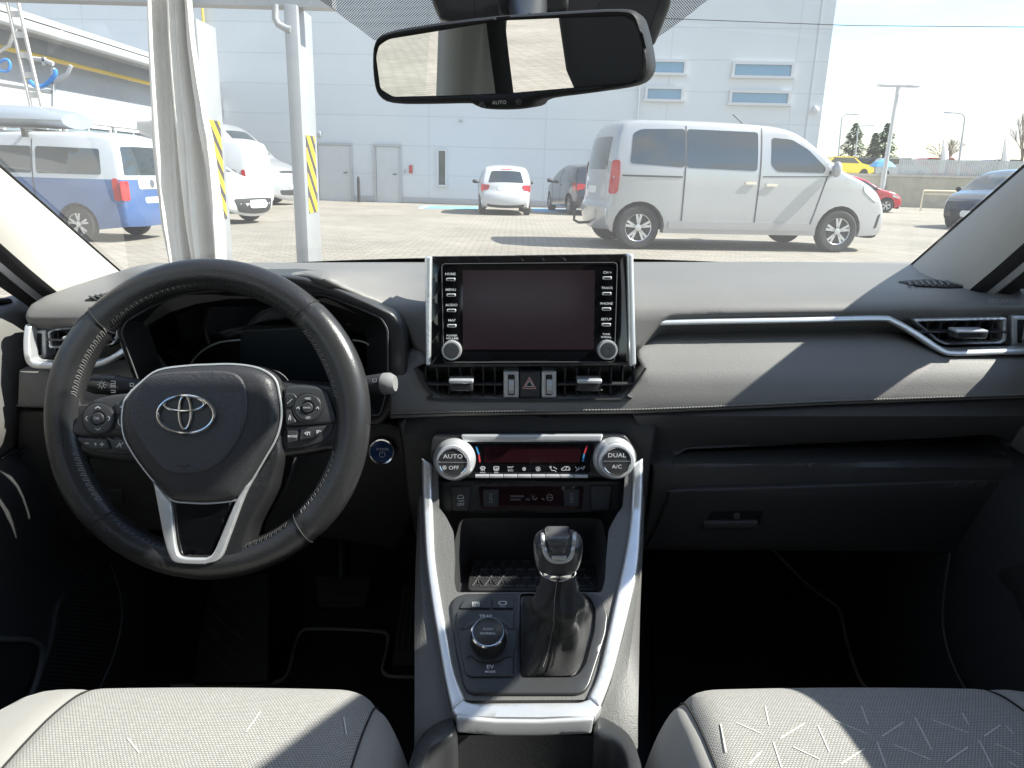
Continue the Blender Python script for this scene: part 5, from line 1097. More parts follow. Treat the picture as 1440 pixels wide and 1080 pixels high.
# deck frame with shifter well
FRM=[(634,852),(640,841),(655,836.5),(725,836),(731,835.5),(822,835),(840,838),(850,848),(855,868),(852,893),(842,925),(829,965),(822,975),(812,978.5),(667,978.5),(656,974),(651,962),(640,912)]
well=rc([(732,838),(818,838),(831,846),(836,863),(834,890),(822,935),(813,949),(803,953.5),(733,954)],5)
fr_=patch('deck_frame',rc(FRM,5),cl2(.004),SB,CO,.006,3,.003,holes=[well],step=14,ext=DE)
rows=[[cl2(.004)(x,y),cl2(-.012)(x,y)] for x,y in densify(well,12)]; part('well_wall',gridbm(rows,close=True),BK,fr_)
patch('well_floor',well,cl2(-.010),BK,fr_,0,step=30,ext=DE)
bpz=cl2(.0062); bt=cl2(.0074)
pl1=patch('park_brake_button',rc([(652,848),(660,845),(690.5,845),(690.5,859.5),(646,859.5)],3),bpz,BP,fr_,.003,1.5,.001,step=8,ext=DE); part('icon',strokebm([arcp(669.5,854.5,3.2,0,2*PI,10),arcp(669.5,854.5,5,-.7,.7,5),arcp(669.5,854.5,5,PI-.7,PI+.7,5)],bt,.8),WT,pl1); part('lettering',textbm([('P',669.7,854.6,3.4)],bt),WT,pl1)
pl2=patch('hold_button',rc([(692.5,845),(722,845),(722,859.5),(692.5,859.5)],2.5),bpz,BP,fr_,.003,1.5,.001,step=8,ext=DE); part('icon',strokebm([[(703,850.5),(703,855),(711,855),(711,850.5),(703,850.5)],[(701.5,851),(701.5,854.5)],[(712.5,851),(712.5,854.5)]],bt,.8),WT,pl2); part('lettering',textbm([('HOLD',707,857.7,1.9)],bt),WT,pl2)
dw=patch('dial_plate',rc([(643,863.5),(722.5,862),(722.5,955),(662,955.5),(655,951),(650,930),(642,880)],4),bpz,SB,fr_,.003,1.5,.001,step=12,ext=DE)
part('plate_lines',strokebm([[(648,889),(656,889),(668,881)],[(706,880),(716,889),(722,889)],[(656,930),(662,926),(672,934),(687,938),(702,934),(712,928),(722,927)]],bt,1.0),BK,dw)
part('lettering',textbm([('TRAIL',684,871.5,4.2,0,1.25),('EV',689.5,942.5,5.2,0,1.3),('MODE',689.5,949.3,3.0,0,1.2),('SPORT',711,893,2.2,-1.1)],bt,bold=.012),WT,dw)
c=cp(687,905); DNn=-DE
dk=part('drive_dial',lathebm([(.030,.004),(.0305,.0065),(.0285,.0068),(.0225,.0070)],c,DNn,40),SB,dw)
dk2=part('dial_grip',lathebm([(.0200,.0065),(.0195,.012),(.0180,.022),(.0176,.0235)],c,DNn,64,ridge=((0,1,2),-.05)),BP,dw)
part('dial_ring',lathebm([(.0182,.0232),(.0184,.0245),(.0172,.0262),(.0160,.0262),(.0158,.0252)],c,DNn,48),CH,dk2)
part('dial_top',lathebm([(.0159,.0255),(.0150,.0262),(.0001,.0264)],c,DNn,36),SB,dk2)
f=c+DNn*.0270; dd_=f.y*math.cos(TH)-f.z*math.sin(TH); fx=720+FO*f.x/dd_; fy=540-FO*(f.y*math.sin(TH)+f.z*math.cos(TH))/dd_
part('lettering',textbm([('PUSH',fx,fy-2.5,3.4,0,1.15),('NORMAL',fx,fy+3.5,3.4,0,1.1)],plane(f,DNn)),WT,dk2)
part('gate_lettering',textbm([('+',740,864,4),('S',740,870,4.4),('-',740,876,4),('D',751.5,869,4.4),('-',746,870,3)],cl2(-.0085)),WT,fr_)
# ---------------------------------------------------------------- gear selector
GS=thing('gear_selector','black leather gear lever with silver trimmed knob and wrinkled boot','gear lever',cp(778,930))
base=densify(rc([(735,842),(815,841),(829,848),(833,865),(830,890),(819,933),(810,948),(800,952),(735,953)],6),4); nb=96
def resample(P,n):
    P=np.array(P+[P[0]],float); d=np.r_[0,np.cumsum(np.linalg.norm(np.diff(P,axis=0),axis=1))]; t=np.linspace(0,d[-1],n,endpoint=False); return [(float(np.interp(a,d,P[:,0])),float(np.interp(a,d,P[:,1]))) for a in t]
base=resample(base,nb); i0=max(range(nb),key=lambda i:base[i][1]+ -abs(base[i][0]-768)*.2); base=base[i0:]+base[:i0]
B3=[cl2(.003)(x,y) for x,y in base]; bc=sum(B3,V())/nb; kc=V((q(786,803,.665).x,.668,q(786,803,.665).z)); 
sgn=1 if (B3[5].x-B3[0].x)>0 else -1
rows=[]; NL=30
random.seed(4)
for k in range(NL):
    t=k/(NL-1); row=[]
    cen_=bc.lerp(kc,t); 
    e=lin([(0,0),(.03,.06),(.15,.36),(.35,.55),(.6,.74),(.8,.86),(1,1)],t)
    cen_=V((lin([(0,bc.x),(.25,bc.x+.004),(.55,bc.x+.003),(.8,kc.x-.001),(1,kc.x)],t),lin([(0,bc.y),(.3,bc.y-.006),(.7,kc.y-.002),(1,kc.y)],t),bc.z+(kc.z-bc.z)*t))
    for j in range(nb):
        a=2*PI*j/nb; bp_=B3[j]; rb=bp_-bc
        tip=V((sgn*.0165*math.sin(a),-.0145*math.cos(a),0))
        sq=V((rb.x*(1-e),rb.y*(1-e),rb.z*(1-e)))+tip*(e+.55*math.sin(PI*min(1,t*1.0))*(1-t)*0)
        bul=1+.20*math.exp(-((t-.63)/.10)**2)-.08*math.exp(-((t-.47)/.08)**2)
        sq=V((sq.x*bul,sq.y*bul,sq.z))
        am=math.sin(PI*min(1,t/.98))**.6*(.0065*(1-t*.45)); w=math.sin(3*a+5.5*t+.6)*.55+math.sin(5*a-8*t+1.2)*.45+.25*math.sin(9*a+11*t)
        w=math.copysign(abs(w)**.7,w)
        n2=V((sgn*math.sin(a),-math.cos(a),.15)); row.append(cen_+sq+n2*am*w+V((0,0,.004*math.sin(2*a+9*t)*(1-t)*am*90)))
    rows.append(row)
bo=part('boot',gridbm(rows,close=True),mat('boot_leather',(.026,.026,.027),.6,bump='grain',bs=600,bd=.25),GS,sharp=60); sb_=bo.modifiers.new('s','SUBSURF'); sb_.levels=1; sb_.render_levels=1
for off in (-2,2):
    b=bmesh.new()
    for k in range(2,NL-2):
        for h in (0,.5):
            j=off%nb; r0=rows[k][j].lerp(rows[k+1][j],h+.05); r1=rows[k][j].lerp(rows[k+1][j],h+.36); o_=V((0,-.0012,.0006)); tubebm([r0+o_,r1+o_],.00055,4,bm=b)
    part('stitching',b,TD if off<0 else TH_,bo)
b=bmesh.new(); gs=[rows[k][0]+V((0,-.0003,0)) for k in range(1,NL-1)]; tubebm(gs,.0009,5,bm=b); part('seam',b,LE,bo)
# knob: super-ellipse sections up an axis leaning towards us
kx=q(785,775,.665).x; secs=[]
prf=[(-.395,.019,.017,0),(-.392,.0215,.019,0),(-.385,.0225,.0205,0),(-.372,.0240,.0225,-.001),(-.360,.0248,.0235,-.002),(-.350,.0248,.0235,-.003),(-.342,.0240,.0225,-.0035),(-.3365,.0215,.020,-.004),(-.3338,.015,.014,-.004),(-.333,.001,.001,-.004)]
z0=q(785,808,.655).z-.001; z1=q(785,741,.685).z; sc_=(z1-z0)/.062
for z,rx,ry,dy in prf:
    zz=z0+(z+.395)*sc_; row=[]
    for j in range(40):
        a=2*PI*j/40; ca,sa=math.cos(a),math.sin(a); row.append(V((kx+rx*math.copysign(abs(ca)**.75,ca),.672+dy+ry*math.copysign(abs(sa)**.75,sa),zz)))
    secs.append(row)
kn=part('knob',gridbm(secs,close=True),mat('knob_leather',(.045,.045,.048),.3,bump='grain',bs=900,bd=.2,var=.15,vs=30),GS); kn.modifiers.new('s','SUBSURF').render_levels=1
tr_=[(763,752),(764,764),(768,781),(775,789),(786,791),(797,789),(804,781),(807,764),(808,752)]
def knobY(x,y):
    Yk=.65
    for _ in range(4):
        p=q(x,y,Yk); zz=-.395+(p.z-z0)/sc_; rx=lin([(a,b) for a,b,_1,_2 in prf],zz); ry=lin([(a,b) for a,_1,b,_2 in prf],zz); dy=lin([(a,b) for a,_1,_2,b in prf],zz)
        u=min(.97,abs(p.x-kx)/rx); Yk=.672+dy-ry*(1-u**2.667)**.375
    return Yk-.0012
kpz=lambda x,y:q(x,y,knobY(x,y))
part('silver_trim',tubebm([kpz(x,y)+V((0,.0015,0)) for x,y in cr(tr_,4,False)],.0022,8),SS,kn)
patch('knob_face',rc([(768,751),(803,751),(803,762),(799,777),(794,783),(777,783),(772,777),(767,762)],5),lambda x,y:kpz(x,y)+V((0,.001,0)),mat('knob_shiny',(.08,.08,.082),.28,bump='n',bs=600,bd=.2),kn,.01,6,.006,step=5,dome=.002)
patch('release_button',rc([(775,782),(797,782),(795,787),(777,787)],2),lambda x,y:kpz(x,y)-V((0,.0015,0)),SS,kn,.004,2,.001,step=5)
part('collar',lathebm([(.0185,0),(.0195,.002),(.019,.006),(.017,.007)],V((kx,.669,z0-.004)),(0,0,1),32),CH,GS)
# ---------------------------------------------------------------- steering wheel
wa_=R(17); WN=V((0,-math.cos(wa_),math.sin(wa_))); WE=-WN; wpc=q(293,589,.805); wp=plane(wpc,WN)
def wl_(d): return lift(wp,d,WE)
SW=thing('steering_wheel','black leather steering wheel with silver lower spokes and chrome oval emblem','steering wheel',wpc)
RX=205.0; RY=204.0
n=144; rows=[]
def rimr(a):
    # a measured from top clockwise in the picture
    d=lambda c,w: math.exp(-((((a-c+PI)%(2*PI))-PI)/w)**2)
    return .0180+.0016*(d(R(290),.35)+d(R(70),.35))+.0012*(d(R(240),.3)+d(R(120),.3))
for i in range(n):
    a=2*PI*i/n; c=wp(293+RX*math.sin(a),589-RY*math.cos(a)); ra=(c-wp(293,589)).normalized(); r=rimr(a); row=[]
    for j in range(24):
        t=2*PI*j/24; row.append(c+ra*math.cos(t)*r*.98*(1.0+.10*(math.cos(t)<0)*(-math.cos(t)))+WN*math.sin(t)*r*.88)
    rows.append(row)
rows.append(rows[0]); b=gridbm(rows,close=True); bmesh.ops.remove_doubles(b,verts=b.verts,dist=1e-5); rim=part('rim',b,LE,SW)
def rp(a,t,off=0): 
    c=wp(293+RX*math.sin(a),589-RY*math.cos(a)); ra=(c-wp(293,589)).normalized(); r=rimr(a)+off; return c+ra*math.cos(t)*r*.98*(1.0+.10*(math.cos(t)<0)*(-math.cos(t)))+WN*math.sin(t)*r*.88
seams=[R(-47),R(42),R(139),R(-134)]
for s in seams:
    part('rim_seam',tubebm([rp(s+.015*math.cos(t),t,.0001) for t in np.linspace(0,2*PI,30,endpoint=False)],.0009,6,closed=True),BK,rim)
# smooth grip leather at the sides, a hair proud of the rim
def grip(a0,a1,name):
    rw=[]
    for a in np.linspace(a0,a1,40):
        e=min(1,min(a-a0,a1-a)/.03); rw.append([rp(a,t,.0007*e-.0004*(1-e)) for t in np.linspace(0,2*PI,24,endpoint=False)])
    part(name,gridbm(rw,close=True),LG,rim)
grip(R(43),R(138),'side_grip'); grip(R(-133),R(-48),'side_grip')
# cross stitching on the inner side of the rim
def st(a0,a1):
    k=0; a=a0
    while a<a1:
        t=PI+ -.62; tubebm([rp(a,PI-.50,.0006),rp(a+.012,PI-.66,.0011),rp(a+.010*(1 if k%2 else 2),PI-.82,.0006)],.0005,4,bm=b); a+=.021; k+=1
for mm_,L_ in ((TH_,((R(-80),R(-48)),(R(48),R(80)),(R(-128),R(-104)),(R(104),R(133)))),(TD,((R(-44),R(40)),(R(142),R(165)),(R(195),R(224))))):
    for a0,a1 in L_: b=bmesh.new(); st(a0,a1); part('stitching',b,mm_,rim)
# spokes
sp_l=rc([(88,560),(104,566),(135,563),(165,555),(200,551),(235,560),(235,650),(190,654),(130,646),(112,640),(100,655),(86,640)],12)
patch('spoke',sp_l,wl_(.004),LE,SW,.022,10,.014,step=12,ext=WE)
sp_r=rc([(498,556),(474,540),(440,536),(388,534),(350,560),(350,650),(398,646),(440,640),(466,634),(484,645),(500,640)],12)
patch('spoke',sp_r,wl_(.004),LE,SW,.022,10,.014,step=12,ext=WE)
low=rc([(232,660),(356,668),(398,600),(404,640),(388,690),(360,740),(352,772),(372,790),(340,806),(293,812),(246,806),(216,786),(240,770),(236,740)],10)
patch('lower_spoke',low,wl_(.013),LE,SW,.03,9,.018,step=12,ext=WE)
patch('spoke_inset',rc([(250,690),(332,690),(342,700),(310,780),(264,781),(256,750)],6),wl_(.015),PB,SW,.01,4,.004,step=10,ext=WE)
# silver lower bezel
Vo=cr([(224,668),(231,704),(240,752),(248,778),(259,787),(293,789),(300,788),(318,781),(331,750),(352,694),(368,664)],4,False)
Vi=cr([(237,686),(250,704),(254,740),(258,768),(266,778.5),(293,780),(300,779),(309,772),(322,742),(340,700),(352,680)],4,False)
patch('silver_bezel',Vo+Vi[::-1],wl_(.0185),SS,SW,.01,2.5,.003,step=7,ext=WE)
# hub cover
HO=[(185.4,576),(190,560),(208,541),(233,523),(272,517),(300,515.5),(336,515),(368,520),(390,534),(397,557),(399.5,585),(393,614),(377,643),(358,675),(345,694),(332,700),(300,703),(272,702),(252.5,699),(236.5,684),(208,649),(189,617),(184.5,595)]
HOs=cr(HO,4)
patch('hub_back',[( (x-292)*1.035+292,(y-605)*1.03+605) for x,y in HOs],wl_(.012),SB,SW,.03,5,.008,step=14,ext=WE)
hub=patch('hub_cover',HOs,wl_(.026),HB,SW,.014,16,.010,step=9,ext=WE,dome=.004)
b=tubebm([wl_(.016)((x-292)*1.022+292,(y-605)*1.018+605) for x,y in HOs],.0013,6,closed=True); part('chrome_line',b,SS,SW)
HI=cr([(203,573),(211,551),(224,533),(245,526),(272,524),(300,523),(329,523.5),(350,531),(360,555),(359,589),(347,619),(326,646),(302,659),(272,662),(249,658),(226,633),(205,598)],4)
hip=patch('raised_pad',HI,wl_(.0312),mat('pad_grain',(.05,.05,.056),.5,bump='grain',bs=550,bd=.6),hub,.004,3,.0022,step=9,ext=WE)
part('airbag_mark',strokebm([[(268,649),(270,652),(282,652),(284,649)]],wl_(.0335),1.2),BK,hub); 
# emblem
em=patch('emblem_pit',circ(280,582,42,40,30),wl_(.0318),SB,hub,.001,step=14,ext=WE)
ep=wl_(.034)
def ring(cx,cy,rx,ry,r,k=1.0,h=0,tap=0):
    P=[]; rr=[]
    for i in range(56):
        a=2*PI*i/56; P.append(wl_(.034+h*math.sin(a))(cx+rx*math.cos(a),cy+ry*math.sin(a))); rr.append(r*(1+tap*math.sin(a)))
    return tubebm(P,rr,8,closed=True,flat=k)
part('emblem_outer_oval',ring(280,582,38,25.5,.0019),CH,em); part('emblem_top_oval',ring(278,567.5,27,10,.0017),CH,em); part('emblem_upright_oval',ring(279,579,8,22.5,.0017),CH,em)
# left and right switch pods
def pod(out,low,cx,cy,R1,R2,items,lower,side):
    p=patch('switch_pod',rc(out,8),wl_(.010),BP,SW,.012,5,.005,step=12,ext=WE)
    patch('lower_pod',rc(low,5),wl_(.006),SB,p,.012,3,.003,step=12,ext=WE)
    d=patch('ring_button',circ(cx,cy,R1,36),wl_(.0135),SB,p,.004,2.5,.0012,holes=[circ(cx,cy,R2+1,24)],step=8,ext=WE)
    part('button_edge',tubebm([wl_(.0128)(*q_) for q_ in circ(cx,cy,R1+.8,36)],.0005,5,closed=True),BK,p)
    patch('centre_button',circ(cx,cy,R2,24),wl_(.0150),BP,p,.005,1.5,.001,step=6,ext=WE)
    for pts in items: patch('button',rc(pts,3),wl_(.0128),SB,p,.004,1.8,.001,step=8,ext=WE)
    for pts in lower: patch('button',rc(pts,2.5),wl_(.0095),SB,p,.004,1.8,.001,step=8,ext=WE)
    return p
tp2=wl_(.0145); tp3=wl_(.0160); tp4=wl_(.0105)
pl=pod([(104,609),(110,592),(120,580),(136,562),(160,555.5),(198,552),(208,560),(200,612),(120,614)],[(106,613),(196,612),(204,640),(150,638),(124,632)],147,588,22,8.5,
   [[(170,566),(194,562),(191,583),(172,583)],[(173,586),(190,586),(190,606),(170,603)]],[[(117,615),(156,617),(161,631),(136,631),(125,626)],[(161,617),(187,618),(189,634),(166,632)]],-1)
part('lettering',textbm([('OK',147,588,3.8)],tp3),WT,pl)
part('icons',strokebm([[(144,574),(147.5,571.5),(151,574)],[(144,601.5),(147.5,604),(151,601.5)],[(133,585),(130.5,588),(133,591)],[(162,585),(164.5,588),(162,591)]],tp2,1.0),WT,pl)
part('icons',strokebm([[(178,572),(184,572),(186,574),(184,577),(179,577)],[(180.5,570),(177.5,572),(180.5,574)],[(175.5,590),(175,594),(178,598),(181,598.5)]],wl_(.0136),1.0),WT,pl)
part('icons',strokebm([[(127,622.5),(132,622.5)],[(147.5,624),(153.5,624)],[(150.5,621),(150.5,627)],[(140,624),(142,622),(142,626)],[(171,628),(175,622),(177,628)],[(174,626),(180,622)]],tp4,1.0),WT,pl)
pr=pod([(402,543),(425,541),(452,543),(463,551),(469,568),(476,591),(470,596),(404,600),(400,570)],[(402,600),(474,593),(467,612),(455,622),(430,629),(403,631)],437,573,19.5,7.5,
   [[(405,553),(417,553),(423,560),(416,572),(406,573)],[(406,576),(415,576),(416,584),(422,594),(407,598)]],[[(407,606),(423,603),(421,620),(407,623)],[(426,602),(462,598),(452,612),(440,616),(424,619)]],1)
part('lettering',textbm([('+RES',437.5,560.5,2.9),('-SET',438,587,2.9),],tp2),WT,pr); part('lettering',textbm([('CANCEL',437,573,1.9)],tp3),WT,pr); part('lettering',textbm([('MODE',415,613,3.2)],tp4),WT,pr)
part('icons',strokebm([[(409,567),(411,566)],[(412,565),(416,561)],[(411,590),(413,583)],[(414,590),(414,585)],[(422,574),(425,572),(426,575)],[(449,574),(452,572),(453,575)]],wl_(.0142),.9),WT,pr)
part('icons',strokebm([[(432,608.5),(436,606.5),(436,611),(432,608.5)],[(436,608.5),(439,606.5),(439,611)],[(449,604.5),(452,606),(449,608.5),(449,604.5)],[(452,604.5),(455,606)]],tp4,.9),WT,pr)
# column shroud and stalks
CS=thing('steering_column','grey plastic steering column shroud behind the wheel','steering column',q(300,640,.95))
rows=[]
for k,(Yc,sc) in enumerate(((.845,.80),(.86,1.0),(.95,1.05),(1.02,1.05))):
    cx0,cy0=308,610; rows.append([q(cx0+(x-cx0)*sc*.87/Yc*1.0,cy0+(y-cy0)*sc*.87/Yc,Yc) for x,y in rc([(225,520),(395,520),(420,560),(425,620),(400,695),(350,735),(260,735),(215,690),(205,600)],20,4)])
b=gridbm(rows,close=True); b.faces.new([b.verts.new(p) for p in rows[0]]); part('shroud',b,DH,CS)
def stalk(pts,rr,name,cap,label):
    t=thing(name,label,'control stalk',pts[0]); part('lever',tubebm(pts,rr,18),BP,t)
    return t
ps=[q(215,546,.865),q(196,544,.862),q(160,541.5,.858),q(135,540,.856),q(122,539,.855)]
sl1=stalk(ps,[.0085,.0098,.0118,.0122,.0090],'indicator_stalk',0,'dark light control stalk with white symbols left of the hub')
yk=.843; ip=lambda x,y:q(x,y,yk)
part('icons',strokebm([arcp(143,541,3.2,0,2*PI,9)]+[[(143+4.6*math.cos(a),541+4.6*math.sin(a)),(143+6.4*math.cos(a),541+6.4*math.sin(a))] for a in np.arange(0,6.2,PI/4)]+[[(156,536),(162,536),(162,539.5),(156,539.5)],[(156,545),(162,541),(162,545),(156,541),(156,545)],[(156,549),(162,549),(162,552),(156,552)],[(183,539),(188,539),(188,543),(183,543),(183,539)],[(193,543),(196,540),(196,542),(200,542)],[(183,548),(188,548)]],ip,.9),WT,sl1)
part('collar',tubebm([q(152,541,.858),q(165,542,.859)],.0126,20),SB,sl1); 
ps=[q(470,548,.865),q(510,542,.865),q(533,540,.862),q(546,539.5,.858),q(553,539,.856)]
sl2=stalk(ps,[.009,.011,.0125,.0128,.0095],'wiper_stalk',0,'grey tipped wiper stalk right of the steering wheel'); part('end_cap',tubebm([q(541,539.5,.859),q(549,539.3,.856),q(556,539,.855)],[.0133,.0131,.0095],18),mat('stalk_tip',(.22,.22,.22),.4),sl2)
part('icon',strokebm([[(524,533),(530,533),(529,537),(524,537),(524,533)]],lambda x,y:q(x,y,.848),.8),WT,sl2)
# ---------------------------------------------------------------- seats
def seat(name,label,x0,x1,i0,i1,back=True,lines=(),zoff=0.0):
    t=thing(name,label,'car seat',V(((x0+x1)/2,.2,-.9)))
    prof=[(.56,-.80),(.62,-.74),(.655,-.67),(.672,-.60),(.676,-.56),(.672,-.537),(.660,-.520),(.640,-.507),(.61,-.498),(.57,-.492),(.50,-.490),(.38,-.495),(.22,-.510),(.05,-.53),(-.08,-.55)]
    def f(x,k,s=None):
        Y,z=prof[k] if s is None else s
        xm=(x0+x1)/2; hw=(x1-x0)/2; u=(x-xm)/hw; au=abs(u)
        ed=max(0,(au-.62)/.38); dz=-.075*ed**3.2; dY=-.055*ed**2.2*(1 if Y>.3 else 0)
        bol=.016*math.exp(-((au-.80)/.10)**2)*max(0,min(1,(.62-Y)/.25)); 
        cr_=-.006*u*u
        for e in (i0,i1): dz-=.0045*math.exp(-((x-e)/.006)**2)
        return V((x,Y+dY,z+dz+bol+cr_+zoff))
    def sheet(xs,nm,m,par=t):
        pr=cr(prof,5,False); return part(nm,gridbm([[f(x,0,s) for x in xs] for s in pr]),m,par)
    ins=sheet(list(np.linspace(i0,i1,41)),'seat_insert',FI)
    sheet(list(np.linspace(x0,i0-.008,10))+[i0-.004,i0],'side_bolster',FB); sheet([i1,i1+.004]+list(np.linspace(i1+.008,x1,10)),'side_bolster',FB)
    pr=cr(prof,3,False)
    for xe,s in ((x0,-1),(x1,1)): part('seat_side',gridbm([[f(xe,0,p),f(xe,0,p)+V((s*.008,-.004,-.012)),V((xe+s*.006,min(f(xe,0,p).y,.56),-.84))] for p in pr]),FB,t)
    for e in (i0,i1): part('seam_piping',tubebm([f(e,0,p)+V((0,.001,.0010)) for p in pr],.0011,5),TD,ins)
    if lines:
        b=bmesh.new()
        for (ax,ay),(bx,by) in lines:
            P=[]
            for k in range(7):
                px=ax+(bx-ax)*k/6; py=ay+(by-ay)*k/6; p=qz(px,py,-.492+zoff)
                # march along the ray onto the cushion
                r=ray(px,py); ps=[(y_,z_) for y_,z_ in cr(prof,5,False) if z_>-.535 and y_>.0]; ps.sort()
                g_=lambda s:(r*s).z-f((r*s).x,0,((r*s).y,lin(ps,(r*s).y))).z
                lo_s,hi_s=.40,None
                for s in np.linspace(.40,.85,46):
                    if g_(s)<=0: hi_s=s; break
                    lo_s=s
                if hi_s is None: continue
                for _ in range(14):
                    m_=(lo_s+hi_s)/2
                    if g_(m_)<=0: hi_s=m_
                    else: lo_s=m_
                P.append(r*lo_s-r.normalized()*.0009)
            for a,c in zip(P,P[1:]):
                d=(c-a); 
                if d.length<1e-5: continue
                nn=V((-d.y,d.x,0)).normalized()*.0007
                up=V((0,0,.0005))
                b.faces.new([b.verts.new(w) for w in (a-nn,c-nn,c+nn,a+nn)])
        part('woven_lines',b,mat('line_thread',(.50,.49,.46),.8),ins)
    if back:
        xm=(i0+i1)/2; rows=[]
        for z in np.linspace(-.52,-.13,9):
            Y=-.16-(z+.52)*.30; w=.25-.035*((z+.52)/.52)
            rows.append([V((xm+w*math.copysign(abs(math.cos(a))**.6,math.cos(a)),Y+.065*math.copysign(abs(math.sin(a))**.7,math.sin(a)),z)) for a in np.linspace(0,2*PI,28,endpoint=False)])
        part('backrest',gridbm(rows,close=True,caps=True),FD,t)
        rows=[]
        for k,(z,sx) in enumerate([(-.075,.7),(-.065,.92),(-.03,1.05),(.06,1.15),(.15,1.1),(.19,.9),(.20,.4)]):
            rows.append([V((xm+.125*sx*math.copysign(abs(math.cos(a))**.5,math.cos(a)),-.33+.05*sx*math.copysign(abs(math.sin(a))**.7,math.sin(a)),z)) for a in np.linspace(0,2*PI,28,endpoint=False)])
        h=part('headrest',gridbm(rows,close=True,caps=True),FD,t)
        for s in (-1,1): part('headrest_post',tubebm([(xm+s*.06,-.33,-.16),(xm+s*.06,-.33,-.05)],.006,8),CH,h)
    return t
def z5(*L): return [((900+a/2.159,580+b/2.159),(900+c/2.159,580+d/2.159)) for a,b,c,d in L]
pl5=z5((245,945,262,1030),(290,940,370,975),(380,890,392,948),(425,990,500,943),(405,1000,430,1078),(330,1070,372,1025),(465,1015,545,1052),(540,950,575,1030),(585,932,690,975),(672,890,693,948),(735,983,800,940),(835,925,886,1025),(720,1000,748,1078),(610,1067,683,1020),(770,1008,885,1055),(930,1062,996,1015),(885,932,996,972),(978,912,998,948),(1030,996,1070,1078),(1080,1006,1160,1040),(1045,983,1095,948),(1120,1060,1150,1078),(1110,950,1135,975))
z6=lambda *L:[((a/2.4,900+b/2.4),(c/2.4,900+d/2.4)) for a,b,c,d in L]
dl=z6((830,310,880,240),(1160,260,1170,320),(430,330,470,380))
seat('bucket_seat','light grey woven driver seat cushion in sun at the lower left',-.555,-.098,-.441,-.141,lines=dl)
seat('bucket_seat','light grey passenger seat cushion with scattered pale line pattern, half in shade',.128,.60,.178,.497,lines=pl5)
